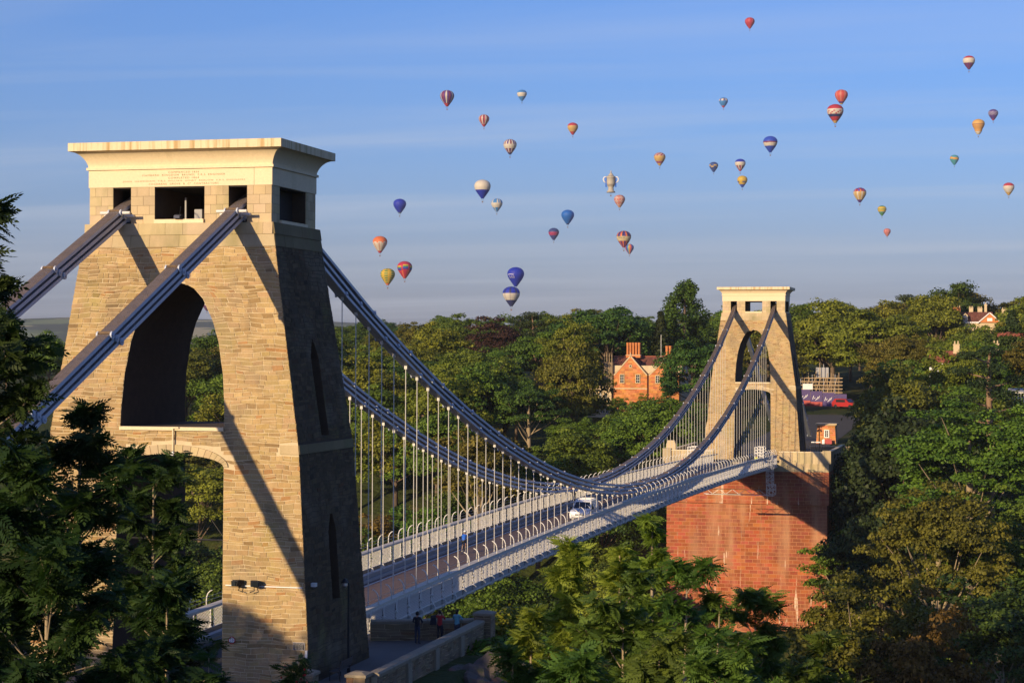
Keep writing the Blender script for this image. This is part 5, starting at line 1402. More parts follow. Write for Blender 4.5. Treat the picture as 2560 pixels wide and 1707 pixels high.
# ---- near trees with leaves one can tell apart
def leaf_template(pairs=5, L=.30, ll=.105, lw=.024):
    """a compound leaf along +x, drooping, each leaflet a folded rhomb"""
    V = []; F = []
    def leaflet(p, ang, s):
        a = np.array([math.cos(ang), math.sin(ang), -.28]); a /= np.linalg.norm(a); b = np.array([-math.sin(ang), math.cos(ang), 0])
        k = len(V); m = p + a * ll * s * .45
        V.extend([p, m + b * lw * s + [0, 0, .008], p + a * ll * s, m - b * lw * s + [0, 0, .008]]); F.append([k, k + 1, k + 2, k + 3])
    for i in range(pairs):
        t = (i + 1) / (pairs + .6); p = np.array([L * t, 0, -.10 * t * t * L / .3])
        s = .75 + .5 * math.sin(math.pi * min(1, t + .1))
        leaflet(p, .95 - .2 * t, s); leaflet(p, -.95 + .2 * t, s)
    leaflet(np.array([L, 0, -.10 * L / .3]), 0, 1.0)
    k = len(V); V.extend([np.array([0, -.003, 0]), np.array([0, .003, 0]), np.array([L, .002, -.1 * L / .3]), np.array([L, -.002, -.1 * L / .3])]); F.append([k, k + 1, k + 2, k + 3])
    return np.array(V), np.array(F)
def ash_tree(name, loc, label, seed, H, spread, n_twig, mname, fresh=0.0, base=.25, leaves=(9, 14), lean=(0, 0), leaf_scale=.85, cat='tree', bark='palebark', tips=None):
    """trunk and forking limbs that end in twigs, each twig a whorl of compound leaves"""
    rng = np.random.default_rng(seed); TV, TF = leaf_template()
    t = thing(name, loc, label, cat)
    b = MB(); top = np.array([lean[0], lean[1], H])
    r0 = .0065 * H + .012
    trunk = [np.array([0, 0, -.6]), np.array([lean[0] * .25, lean[1] * .2, H * .35]), np.array([lean[0] * .6, lean[1] * .6, H * .7]), top]
    b.tube([tuple(p) for p in trunk], [r0 * 1.2, r0, r0 * .6, r0 * .2], 7)
    ends = []
    nl = max(6, n_twig // 7)
    for i in range(nl):
        f = base + (1 - base) * (i + rng.random()) / nl
        p0 = np.array([np.interp(f, [0, .35, .7, 1], [q[k] for q in trunk]) for k in range(3)]); p0[2] = max(p0[2], 0)
        th = i * 2.4 + rng.uniform(-.6, .6); L = spread * (1.0 - .5 * f ** 2.5) * rng.uniform(.6, 1.1)
        d = np.array([math.cos(th), math.sin(th), .75 + .5 * f])
        p1 = p0 + d * L * .5 + rng.normal(0, .08, 3) * L; p2 = p0 + d * L * np.array([1, 1, .9]) + rng.normal(0, .1, 3) * L
        rr = r0 * (.42 - .22 * f)
        b.tube([tuple(p0), tuple(p1), tuple(p2)], [rr, rr * .6, rr * .22], 5, cap=False)
        ends.append(p2)
        for _ in range(max(2, n_twig // nl - 1)):
            u = rng.uniform(.25, 1.0); q = p0 + (p1 - p0) * min(1, u * 2) if u < .5 else p1 + (p2 - p1) * (u - .5) * 2
            e = q + (d * .5 + rng.normal(0, .55, 3)) * np.array([1, 1, .8]) * L * .36 + np.array([0, 0, .05])
            b.tube([tuple(q), tuple((q + e) / 2 + np.array([0, 0, -.02])), tuple(e)], [rr * .3, rr * .2, .005], 4, cap=False)
            ends.append(e); ends.append((q + e) / 2)
    ends.append(top)
    put('trunk', b.mesh('trunk', M[bark], True), t)
    ends = np.array(ends); k = np.repeat(np.arange(len(ends)), rng.integers(leaves[0], leaves[1], len(ends))); n = len(k)
    pos = ends[k] + rng.normal(0, .055, (n, 3)) * leaf_scale
    yaw = rng.uniform(0, 2 * np.pi, n); pit = rng.uniform(-.75, .6, n); rol = rng.uniform(-1.25, 1.25, n); s = leaf_scale * rng.uniform(.65, 1.25, n)
    cy, sy, cp, sp_, cr, sr = np.cos(yaw), np.sin(yaw), np.cos(pit), np.sin(pit), np.cos(rol), np.sin(rol)
    Rm = np.stack([np.stack([cy * cp, cy * sp_ * sr - sy * cr, cy * sp_ * cr + sy * sr], -1), np.stack([sy * cp, sy * sp_ * sr + cy * cr, sy * sp_ * cr - cy * sr], -1), np.stack([-sp_, cp * sr, cp * cr], -1)], 1)
    V = np.einsum('nij,vj->nvi', Rm, TV) * s[:, None, None] + pos[:, None, :]
    F = TF[None] + (np.arange(n) * len(TV))[:, None, None]
    tl = np.clip(rng.uniform(.1, .8, len(ends))[k] + rng.normal(0, .15, n), 0, 1)
    if fresh: tl = np.clip(tl + fresh, 0, 1)
    put('crown', np_mesh('crown', V.reshape(-1, 3), F.reshape(-1, 4), np.repeat(tl, len(TF)), [M[mname]]), t, stuff=False)
    return t
def near_tree(px, d, py_top, label, seed, spread, n_twig, mname, z0=None, **kw):
    x, y = ground_spot(px, d); z = float(height(x, y)) if z0 is None else z0
    return ash_tree(kw.pop('name', 'ash_tree'), (x, y, z), label, seed, z_at(py_top, d) - z, spread, n_twig, mname, **kw)
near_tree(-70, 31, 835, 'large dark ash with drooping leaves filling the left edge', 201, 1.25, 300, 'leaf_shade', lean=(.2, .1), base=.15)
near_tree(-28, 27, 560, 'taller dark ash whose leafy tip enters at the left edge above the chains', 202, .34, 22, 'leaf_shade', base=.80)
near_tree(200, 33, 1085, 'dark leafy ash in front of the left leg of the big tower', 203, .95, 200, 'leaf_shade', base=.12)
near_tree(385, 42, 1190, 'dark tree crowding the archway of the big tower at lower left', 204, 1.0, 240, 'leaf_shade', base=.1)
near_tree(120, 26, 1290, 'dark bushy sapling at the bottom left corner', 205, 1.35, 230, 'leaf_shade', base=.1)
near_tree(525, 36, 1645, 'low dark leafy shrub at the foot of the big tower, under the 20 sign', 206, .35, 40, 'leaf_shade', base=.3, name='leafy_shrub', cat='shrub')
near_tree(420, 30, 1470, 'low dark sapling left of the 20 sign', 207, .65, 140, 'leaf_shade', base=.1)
near_tree(1447, 34, 1385, 'bright yellow-green ash sapling in front of the deck, left of the pier', 211, .46, 110, 'leaf_fresh', base=.55, lean=(-.15, 0), fresh=.1, leaf_scale=.70, leaves=(7, 11))
near_tree(1555, 36, 1388, 'second bright ash sapling, beside the left edge of the red pier', 212, .46, 90, 'leaf_fresh', base=.62, lean=(-.05, .1), leaf_scale=.70, leaves=(7, 11))
near_tree(1632, 62, 1312, 'slender bright sapling with bare pale stem left of the red pier', 213, .6, 60, 'leaf_fresh', base=.80, leaf_scale=1.0, leaves=(7, 11))
near_tree(1560, 33, 1520, 'dark green ash bush at bottom centre in front of the bright saplings', 214, .85, 120, 'leaf_mid', base=.35, fresh=.15, leaf_scale=.76, leaves=(6, 10))
near_tree(1702, 32, 1425, 'dark green ash with a narrow open top against the red pier', 215, .55, 70, 'leaf_mid', base=.5, lean=(.1, .1), fresh=.1, leaves=(6, 9), leaf_scale=.74)
near_tree(1775, 37, 1500, 'thin dark ash leaning across the foot of the red pier', 216, .6, 60, 'leaf_mid', base=.5, fresh=.1, leaves=(6, 9), leaf_scale=.74, lean=(.2, 0))
near_tree(1890, 40, 1510, 'bushy pointed green ash at the right foot of the red pier', 217, .8, 150, 'leaf_mid', base=.45, fresh=.25, leaf_scale=.76, leaves=(6, 10))
near_tree(1330, 36, 1568, 'light green ash sapling at the lower left of the bright ones', 218, .6, 90, 'leaf_fresh', base=.5, leaf_scale=.76, leaves=(6, 10))
near_tree(1650, 30, 1645, 'dark ash bush along the bottom edge below the red pier', 221, .75, 100, 'leaf_mid', base=.4, fresh=.1, leaf_scale=.76, leaves=(6, 10))
near_tree(1800, 29, 1660, 'low dark ash bush along the bottom edge right of centre', 222, .75, 100, 'leaf_mid', base=.4, fresh=.15, leaf_scale=.76, leaves=(6, 10))
near_tree(1430, 30, 1650, 'dark ash bush along the bottom edge left of the pier', 223, .7, 90, 'leaf_mid', base=.4, fresh=.1, leaf_scale=.76, leaves=(6, 10))
near_tree(2020, 34, 1660, 'low dark green ash sapling at the bottom right', 219, .8, 90, 'leaf_mid', base=.4, fresh=.15, leaf_scale=.76, leaves=(6, 10))
near_tree(1285, 34, 1650, 'low dark ash sapling at the bottom centre by the rock', 220, .6, 70, 'leaf_mid', base=.4, fresh=.1, leaf_scale=.76, leaves=(6, 10))
# hip bush with red berries
hx, hy = ground_spot(740, 44); hz = z_at(1790, 44)
hb = ash_tree('berry_bush', (hx, hy, hz), 'small leafy bush with red berries in front of the big tower foot', 230, z_at(1675, 44) - hz, .35, 16, 'leaf_shade', base=.3, leaves=(3, 6), cat='shrub', fresh=.1)
b = MB(); r_ = random.Random(9)
for k in range(26): b.lathe([(.005, -.03), (.022, -.012), (.024, .008), (.006, .026)], 6, (r_.uniform(-.35, .45), r_.uniform(-.3, .3), r_.uniform(.2, 1.2)))
put('berries', b.mesh('berries', M['red']), hb, stuff=True)
# trees that stand outside the frame, up-sun of the tower foot, and shade it and the near leaves
for x, y, H, k, lb in ((-18, -50, 17.5, 'round0', 'tall tree beside the road on the sunny side of the big tower'), (-3, -53, 14.6, 'round2', 'tree overhanging the road before the big tower'), (-10, -51, 16.0, 'round3', 'tree at the road edge before the big tower'), (-41, -60, 18, 'round1', 'outermost tree left of the road'),
                       (11, -90, 12.5, 'round4', 'broad tree on the hill left of the viewpoint'), (3, -83, 14.5, 'round1', 'second tree on the hill left of the viewpoint'), (-8, -96, 16, 'round0', 'tree down the lane left of the viewpoint'),
                       (1, -106, 14, 'round3', 'third tree on the hill behind the viewpoint'),):
    tree(k, x, y, H, 'leaf_dark', lb, z=0.0 if y > -54 else None)
# the rock by the terrace
rx, ry = ground_spot(1225, 100); rz_ = z_at(1680, 100)
def rock(loc, r, label, seed, sq=(1, 1, .7)):
    rr = np.random.default_rng(seed); bm_ = bmesh.new(); bmesh.ops.create_icosphere(bm_, subdivisions=4, radius=1.0)
    for v in bm_.verts:
        c = v.co.copy(); k = 1 + .22 * math.sin(3 * c.x + seed) * math.cos(4 * c.y + 2 * c.z) + .12 * math.sin(9 * c.y + 5 * c.x) * math.cos(8 * c.z + seed) + .06 * math.sin(21 * c.x + 17 * c.z)
        v.co = Vector((c.x * sq[0], c.y * sq[1], c.z * sq[2])) * r * k
    m = bpy.data.meshes.new('rock'); bm_.to_mesh(m); bm_.free(); m.materials.append(M['rock'])
    o = put('rock', m); o.location = loc; tag(o, label, 'rock'); return o
rock((rx, ry, rz_ - 1.2), 2.6, 'grey and reddish limestone outcrop below the terrace wall', 4)
rock((rx - 3.5, ry - 2, rz_ - 2.6), 2.4, 'lower mossy rock beside the grey outcrop', 7)

# ------------------------------------------------------------------ houses
def wall_bricks(P, z0, z1, ext, seed, root, most, material, course=(.42, .44), width=(.9, .92)):
    st = lay_stones(P, z0, z1, ext, random.Random(seed), course, width, .03, (.01, .025), -.03, pal_red, even=True)
    set_stones(st, root, material, most, 'brick', 'brick_courses')
def window(root, x, y, z, w, h, fr='bathstone', bars=True):
    f = MB(); e = .16
    f.box(x - w / 2 - e, x - w / 2, y - .12, y + .05, z - e, z + h + e); f.box(x + w / 2, x + w / 2 + e, y - .12, y + .05, z - e, z + h + e)
    f.box(x - w / 2, x + w / 2, y - .12, y + .05, z - e, z); f.box(x - w / 2, x + w / 2, y - .12, y + .05, z + h, z + h + e)
    wf = put('window', f.mesh('window', M[fr]), root)
    b = MB(); b.box(x - w / 2 + .002, x + w / 2 - .002, y - .03, y - .01, z + .002, z + h - .002); put('pane', b.mesh('pane', M['glass']), wf)
    if bars:
        b = MB(); b.box(x - .03, x + .03, y - .06, y - .032, z + .01, z + h - .01)
        for k in (1, 2): b.box(x - w / 2 + .01, x + w / 2 - .01, y - .065, y - .033, z + h * k / 3 - .025, z + h * k / 3 + .025)
        put('glazing_bars', b.mesh('glazing_bars', M['white_paint']), wf)
    return wf
def roof_slope(root, a, c, d, e, material, seed, name='roof', n=14, m=18):
    """tiled slope between eaves a-c and ridge d-e (d above a): rows of tiles, each row lapped over the next"""
    a, c, d, e = (Vector(q) for q in (a, c, d, e)); nr = (c - a).cross(d - a).normalized(); nr = nr if nr.z > 0 else -nr; r = random.Random(seed); b = MB()
    for i in range(n):
        t0, t1 = i / n, (i + 1.12) / n
        for j in range(m):
            u0, u1 = (j + .02) / m, (j + .98) / m
            q = [(a + (c - a) * u).lerp(d + (e - d) * u, t) for u, t in ((u0, t0), (u1, t0), (u1, t1), (u0, t1))]
            lift = [nr * (.09 + r.uniform(0, .02))] * 2 + [nr * .03] * 2; v = r.uniform(.75, 1.25)
            tops = [p + l for p, l in zip(q, lift)]
            b.hexa([*q, *tops], 0, (v, v * r.uniform(.9, 1.1), v))
    return put(name, b.mesh(name, M[material]), root)
def chimney(root, x, y, z, w, d, h, pots, material='brick', name='chimney', potmat='brick', shafts=1):
    b = MB()
    b.box(x - w / 2, x + w / 2, y - d / 2, y + d / 2, z, z + h * .16)
    if shafts > 1:
        for k in range(shafts):
            u = x - w / 2 + w * (k + .5) / shafts; q = w / shafts * .40
            for yy in (y - d * .25, y + d * .25): b.lathe([(q, h * .17), (q * .95, h * .8), (q * 1.15, h * .84), (q * 1.05, h * .9), (q * 1.25, h)], 8, (u, yy, z))
    else: b.box(x - w / 2 + .05, x + w / 2 - .05, y - d / 2 + .05, y + d / 2 - .05, z + h * .16, z + h * .9); b.box(x - w / 2 - .03, x + w / 2 + .03, y - d / 2 - .03, y + d / 2 + .03, z + h * .9, z + h)
    c = put(name, b.mesh(name, M[material]), root)
    b = MB()
    for k in range(pots): b.lathe([(.13, 0), (.16, .12), (.11, .55), (.14, .6)], 8, (x - w / 2 + w * (k + .5) / pots, y, z + h))
    if pots: put('chimney_pot', b.mesh('chimney_pot', M[potmat]), c, stuff=True)
    b = MB(); b.box(x - w / 2 - .06, x + w / 2 + .06, y - d / 2 - .06, y + d / 2 + .06, z + h * .16, z + h * .20); put('plinth', b.mesh('plinth', M['bathstone']), c)
    return c
# red brick mansion, gables towards the gorge
GX, GY, GZ = -43.2, 330.0, 2.2
mn = thing('brick_mansion', (GX, GY, GZ), 'orange brick mansion with stone gables and tall chimneys among the trees', 'house')
b = MB(); b.box(-4.7, 12, .02, 12, -7, 10.3); put('wall_core', b.mesh('wall_core', M['mortar']), mn)
# front gable (x -3.3 .. 5), second gable (x 5.6 .. 13)
def gable(x0, x1, zt, tag_, most):
    xm = (x0 + x1) / 2; zb = 8.3
    b = MB(); b.prism([(x0, -.9, -7), (x1, -.9, -7), (x1, -.9, zb), (xm, -.9, zt), (x0, -.9, zb)], (0, 1.0, 0)); put('gable_core', b.mesh('gable_core', M['redmortar']), mn)
    ext = lambda z: [(x0, x1)] if z < zb else [(x0 + (xm - x0) * (z - zb) / (zt - zb), x1 - (x1 - xm) * (z - zb) / (zt - zb))]
    wall_bricks(lambda u, z, o: (u, -.9 - o, z), 1.0, zt - .2, ext, int(x0 * 7) + 50, mn, most, M['brick'])
    for s in (-1, 1):
        xe = x0 if s < 0 else x1
        b = MB(); b.bar((xe, -.85, zb - .1), (xm, -.85, zt + .15), .26, .28, up=(0, 1, 0)); put('gable_coping', b.mesh('gable_coping', M['bathstone']), mn)
    b = MB(); b.lathe([(.16, 0), (.2, .15), (.08, .3), (.14, .5), (.02, .8)], 8, (xm, -.8, zt + .2)); put('finial', b.mesh('finial', M['bathstone']), mn)
    roof_slope(mn, (x0 - .2, -.6, zb), (x0 - .2, 6, zb), (xm, -.6, zt), (xm, 6, zt), 'tiles', 3)
    roof_slope(mn, (x1 + .2, -.6, zb), (x1 + .2, 6, zb), (xm, -.6, zt), (xm, 6, zt), 'tiles', 4)
gable(-2.7, 4.6, 12.2, 'a', 150); gable(5.0, 11.6, 11.2, 'b', 60)
window(mn, -.9, -.94, 6.6, .75, 1.7); window(mn, 2.6, -.94, 6.6, .75, 1.7); window(mn, .95, -.94, 10.0, .3, .35, bars=False); window(mn, 6.9, -.94, 6.6, .7, 1.5)
b = MB(); b.box(-2.72, 4.62, -.98, -.9, 5.2, 5.45); put('string_course', b.mesh('string_course', M['bathstone']), mn)
roof_slope(mn, (-4.4, 1.0, 8.4), (12.2, 1.0, 8.4), (-4.0, 6.0, 12.2), (12.2, 6.0, 12.2), 'tiles', 6, n=12, m=30)
b = MB(); b.box(-4.2, 12.2, 5.85, 6.15, 12.2, 12.4); put('ridge', b.mesh('ridge', M['redtiles']), mn)
chimney(mn, 0.6, 4.6, 12.0, 3.2, 1.5, 3.3, 0, 'brick', shafts=5); chimney(mn, 8.3, 5.2, 12.0, 1.5, 1.3, 2.6, 0, 'brick', shafts=2); chimney(mn, 11.6, 5.2, 12.0, 1.4, 1.3, 2.7, 0, 'brick', shafts=2)
b = MB()
b.box(-4.9, -3.0, -.7, .9, -1, 11.0)
for k in range(4): b.box(-4.95 + k * .55, -4.75 + k * .55, -.8, -.6, 4, 11.6); b.lathe([(.16, 0), (.1, .5), (.18, .7), (.02, 1.5)], 6, (-4.85 + k * .55, -.7, 11.6))
put('stone_turret', b.mesh('stone_turret', M['parapet']), mn)
b = MB(); b.box(-8.4, -3.2, -2.0, 2, -8, 2.3); b.box(-8.0, -3.2, -1.2, 1.6, 2.31, 4.9); b.box(-8.2, -3.2, -1.4, 1.8, 4.9, 5.2)
for k in range(7): b.box(-8.15 + k * .75, -7.9 + k * .75, -1.35, -1.15, 5.2, 5.8)
put('stone_bay', b.mesh('stone_bay', M['bathstone']), mn)
for x in (-6.8, -5.6, -4.4): window(mn, x, -1.25, 2.9, .6, 1.5)
for x in (-7.4, -6.2, -5.0, -3.9): window(mn, x, -2.05, 0.0, .6, 1.6)
b = MB(); b.tube([(6.6, 5, 12), (6.6, 5, 17)], .05, 5); put('flagpole', b.mesh('flagpole', M['white_paint']), mn)

# cream villa on the right-hand hill
vx, vy = 28.4, 420.0; vz = 17.5
vl = thing('cream_villa', (vx, vy, vz), 'cream stone villa with brown roof and chimneys on the right-hand skyline', 'house', scale=.78)
b = MB(); b.box(-7, 7, .0, 9, -6, 7.2); put('wall', b.mesh('wall', M['bathstone']), vl)
b = MB(); b.box(-7.3, 1.2, -.3, .1, 7.0, 7.4); put('cornice', b.mesh('cornice', M['white_paint']), vl)
roof_slope(vl, (-6.8, -.2, 7.4), (6.8, -.2, 7.4), (-5.5, 4, 10.6), (5.5, 4, 10.6), 'tiles', 8, n=10, m=20)
b = MB(); b.prism([(1.4, -.6, 7.2), (8.2, -.6, 7.2), (4.8, -.6, 10.2)], (0, .6, 0)); put('pediment', b.mesh('pediment', M['brick']), vl)
for a, c in (((1.0, 7.0), (4.8, 10.3)), ((8.6, 7.0), (4.8, 10.3))):
    b = MB(); b.bar((a[0], -.7, a[1]), (c[0], -.7, c[1]), .3, .35, up=(0, 1, 0)); put('gable_board', b.mesh('gable_board', M['white_paint']), vl)
b = MB(); b.box(4.0, 5.6, -.66, -.6, 7.6, 8.6); put('window', b.mesh('window', M['white_paint']), vl)
b = MB(); b.box(-3.7, -2.1, -.1, 2.2, 7.4, 9.4); b.prism([(-3.8, -.15, 9.4), (-2.0, -.15, 9.4), (-2.9, -.15, 10.2)], (0, 2.3, 0)); put('dormer', b.mesh('dormer', M['bathstone']), vl)
window(vl, -2.9, -.14, 7.9, .9, 1.1, 'white_paint')
chimney(vl, -5.6, .8, 7.3, 2.4, 1.2, 4.8, 4, 'brick', potmat='bathstone'); chimney(vl, -1.2, 5, 10, 1.4, 1, 2.0, 3, 'bathstone', potmat='bathstone'); chimney(vl, 1.6, 5, 10, 1.6, 1, 1.9, 3, 'bathstone', potmat='bathstone'); chimney(vl, 3.4, 5.5, 10, .9, .9, 3.2, 1, 'bathstone', potmat='bathstone'); chimney(vl, 9.2, 3, 7.5, 1.4, 1.1, 4.0, 2, 'bathstone', potmat='bathstone')
# other houses among the trees of that hill
def cottage(x, y, z, w, d, h, roof, label, wallm='white_paint', chim=True):
    t = thing('house', (x, y, z), label, 'house')
    b = MB(); b.box(-w / 2, w / 2, 0, d, -6, h); put('wall', b.mesh('wall', M[wallm]), t)
    roof_slope(t, (-w / 2 - .3, -.3, h), (w / 2 + .3, -.3, h), (-w / 2, d / 2, h + d * .32), (w / 2, d / 2, h + d * .32), roof, int(x), n=8, m=14)
    b = MB(); b.prism([(-w / 2, 0, h), (-w / 2, d, h), (-w / 2, d / 2, h + d * .3)], (.2, 0, 0)); b.prism([(w / 2 - .2, 0, h), (w / 2 - .2, d, h), (w / 2 - .2, d / 2, h + d * .3)], (.2, 0, 0)); put('gable', b.mesh('gable', M[wallm]), t)
    for k in range(3): window(t, -w / 2 + w * (k + .5) / 3, -.02, h - 2.0, .9, 1.3, 'white_paint')
    if chim: chimney(t, w * .3, d * .5, h + d * .28, 1.2, .9, 1.8, 2, 'bathstone', potmat='bathstone')
cx, cy = ground_spot(2440, 372); cottage(cx, cy, z_at(905, 372) - 3.2, 12, 8, 3.0, 'redtiles', 'white house with red roof half hidden behind the leaning pine')
cx, cy = ground_spot(2365, 365); cottage(cx, cy, z_at(900, 365) - 3.2, 6, 6, 3.0, 'redtiles', 'small red-roofed house left of the leaning pine')
cx, cy = ground_spot(2545, 400); cottage(cx, cy, z_at(850, 400) - 3.2, 8, 7, 3.0, 'redtiles', 'red-roofed house at the right edge below the villa', 'bathstone')
cx, cy = ground_spot(2545, 312); t = thing('veranda', (cx, cy, z_at(1000, 312)), 'white post and rail veranda at the right edge among dark trees', 'veranda', scale=.55)
b = MB()
for k in range(7): b.box(-2.4 + k * .8, -2.3 + k * .8, -.05, .05, -1, 2.6)
put('posts', b.mesh('posts', M['white_paint']), t, stuff=True)
b = MB(); b.box(-2.6, 2.6, -.1, .1, 2.6, 2.9); b.box(-2.5, 2.5, -.05, .05, 1.2, 1.3); put('rails', b.mesh('rails', M['white_paint']), t)
b = MB(); b.hexa([(-2.7, -.4, 2.9), (2.7, -.4, 2.9), (2.7, 3, 2.9), (-2.7, 3, 2.9), (-2.7, -.4, 3.0), (2.7, -.4, 3.0), (2.7, 3, 3.9), (-2.7, 3, 3.9)]); put('roof', b.mesh('roof', M['girder']), t)

# toll house and the works behind the far tower
tz = -.72
tl = thing('toll_house', (6.25, 262.0, tz), 'small orange stone toll house with flat cornice right of the distant tower', 'house', scale=1.13)
b = MB()
b.add([(-1.55, 0, 0), (1.55, 0, 0), (1.55, 3.2, 0), (-1.55, 3.2, 0), (-1.38, .12, 2.9), (1.38, .12, 2.9), (1.38, 3.1, 2.9), (-1.38, 3.1, 2.9)], [(3, 2, 1, 0), (0, 1, 5, 4), (1, 2, 6, 5), (2, 3, 7, 6), (3, 0, 4, 7), (4, 5, 6, 7)])
put('wall_core', b.mesh('wall_core', M['mortar']), tl)
wall_bricks(lambda u, z, o: (u, .04 * z - o, z), .05, 2.88, lambda z: [(-1.55 + .058 * z, 1.55 - .058 * z)], 5, tl, 60, M['brick'], (.3, .31), (.55, .56))
b = MB(); b.box(-1.5, 1.5, -.05, 3.2, 2.9, 3.02); b.box(-1.68, 1.68, -.2, 3.4, 3.02, 3.22); put('cornice', b.mesh('cornice', M['bathstone']), tl)
window(tl, .1, .02, 1.15, .5, .95, 'white_paint')
b = MB(); b.tube([(-1.1, -.08, .1), (-1.1, -.02, 2.7)], .05, 6); put('drainpipe', b.mesh('drainpipe', M['black_iron']), tl)
br = thing('road_barrier', (6.4, 261.0, tz - .02), 'red and white plastic barrier in front of the toll house', 'barrier')
b = MB(); b.hexa([(-.3, -.25, 0), (1.0, -.25, 0), (1.0, .25, 0), (-.3, .25, 0), (-.25, -.08, .95), (.95, -.08, .95), (.95, .08, .95), (-.25, .08, .95)]); put('barrier_body', b.mesh('barrier_body', M['red']), br)
b = MB(); b.hexa([(-.75, -.25, 0), (-.31, -.25, 0), (-.31, .25, 0), (-.75, .25, 0), (-.72, -.08, .85), (-.31, -.08, .95), (-.31, .08, .95), (-.72, .08, .85)]); put('barrier_end', b.mesh('barrier_end', M['white_paint']), br)
hd_ = thing('site_hoarding', (-5.0, 355, 3.6), 'purple and red printed hoarding behind the toll house', 'hoarding', rz=R(-8), scale=1.2)
for k in range(4):
    b = MB(); b.box(-3.2 + k * 2.3, -.95 + k * 2.3, 0, .08, .9 - .25 * k, 2.9 - .25 * k); put('hoarding_panel', b.mesh('hoarding_panel', M['purple']), hd_)
    b = MB(); b.box(-3.2 + k * 2.3, -.95 + k * 2.3, 0.002, .078, -.6 - .25 * k, .88 - .25 * k); put('lower_panel', b.mesh('lower_panel', M['red' if k < 2 else 'purple']), hd_)
    for q in range(5):
        b = MB(); x0 = -2.8 + k * 2.3 + q * .28; b.bar((x0, -.02, 1.35 - .25 * k + .18 * math.sin(q * 2.1)), (x0 + .22, -.02, 1.75 - .25 * k + .3 * math.cos(q * 1.7)), .10, .02, up=(0, 1, 0)); put('white_mark', b.mesh('white_mark', M['white_print']), hd_)
rv_ = thing('site_van', (2.6, 345, 3.3), 'red low vehicle parked on the slope behind the toll house', 'vehicle', rz=R(60), scale=1.25)
b = MB(); b.prism([(-.9, -2.3, .3), (-.9, -2.3, .9), (-.9, -1.2, 1.05), (-.9, -.6, 1.6), (-.9, 1.6, 1.65), (-.9, 2.3, 1.0), (-.9, 2.3, .3)], (1.8, 0, 0)); put('body', b.mesh('body', M['red']), rv_)
for s in (-1, 1):
    b = MB(); b.box(s * .905 - .01, s * .905 + .01, -.5, 1.4, 1.05, 1.5); put('side_window', b.mesh('side_window', M['glass']), rv_)
    for y in (-1.5, 1.5):
        b = MB(); b.tube([(s * .8 - .12, y, .32), (s * .8 + .12, y, .32)], .33, 12); put('wheel', b.mesh('wheel', M['rubber']), rv_)
b = MB(); b.prism([(-.75, -1.22, 1.07), (.75, -1.22, 1.07), (.68, -.64, 1.57), (-.68, -.64, 1.57)], (0, -.02, .02)); put('windscreen', b.mesh('windscreen', M['glass']), rv_)
sf = thing('scaffolding', (-4.2, 362, 4.6), 'timber and pole scaffolding round the works behind the hoarding', 'scaffolding', scale=1.2)
rs = random.Random(3)
for k in range(11):
    b = MB(); x = -4.0 + k * .72; b.tube([(x, 0, 0), (x, 0, 4.6 + rs.uniform(-.9, 1.4) + (1.2 if 2 < k < 7 else 0))], .07, 5); put('pole', b.mesh('pole', M['scaffold'] if k % 3 else M['chrome']), sf)
    b = MB(); b.tube([(x + .2, 2, 0), (x + .2, 2, 4.0 + rs.uniform(-.8, 1.2))], .07, 5); put('pole', b.mesh('pole', M['scaffold']), sf)
for k in range(6):
    b = MB(); z = .7 + k * .68; b.box(-4.3, 3.9, -.12, .02, z, z + .16); put('board', b.mesh('board', M['scaffold']), sf)
    b = MB(); b.bar((-4 + k * 1.2, -.1, .4), (-2.2 + k * 1.0, -.1, 4.2), .1); put('brace', b.mesh('brace', M['scaffold']), sf)
b = MB(); b.box(-3.6, -1.7, -.25, -.15, 2.0, 3.1); put('notice', b.mesh('notice', M['white_print']), sf)
b = MB(); b.box(-1.2, 1.2, .6, 1.6, 4.3, 6.2); put('site_cabin', b.mesh('site_cabin', M['girder']), sf)
gt = thing('iron_gate', (8.9, 211.5, -.87), 'black iron railings with a white top bar on the far terrace', 'railing')
for k in range(9):
    b = MB(); x = -.9 + k * .36; b.tube([(x, 0, 0), (x, 0, 2.2 if k % 2 else 2.7)], .05, 5); put('bar', b.mesh('bar', M['black_iron']), gt)
b = MB(); b.box(-.1, 1.3, -.04, .04, 2.7, 2.85); put('top_bar', b.mesh('top_bar', M['white_paint']), gt)
lp = thing('lamp_post', (9.5, 217, -.87), 'black lamp post left of the toll house', 'lamp post')
b = MB(); b.tube([(0, 0, 0), (0, 0, 4.4)], .06, 6); b.box(-.3, .3, -.05, .05, 4.4, 4.5); put('post', b.mesh('post', M['black_iron']), lp)
for x in (-.25, .25):
    b = MB(); b.lathe([(.08, 4.1), (.14, 4.35), (.05, 4.4)], 8, (x, 0, 0)); put('lamp_head', b.mesh('lamp_head', M['black_iron']), lp)
kw_ = thing('stone_kiosk', (-6.2, 178.5, -14), 'pale rounded stone pillar beyond the far footway', 'pillar')
gw = thing('retaining_wall', (11.0, 243, -1.3), 'pale low wall between the toll house and the far terrace', 'wall')
b = MB(); b.box(-5.5, 1.0, -.3, .3, -2, 1.0); put('wall', b.mesh('wall', M['parapet']), gw)
b = MB(); b.box(-5.6, 1.1, -.42, .42, 1.0, 1.14); put('coping', b.mesh('coping', M['bathstone']), gw)
bpy.data.objects.remove(kw_)
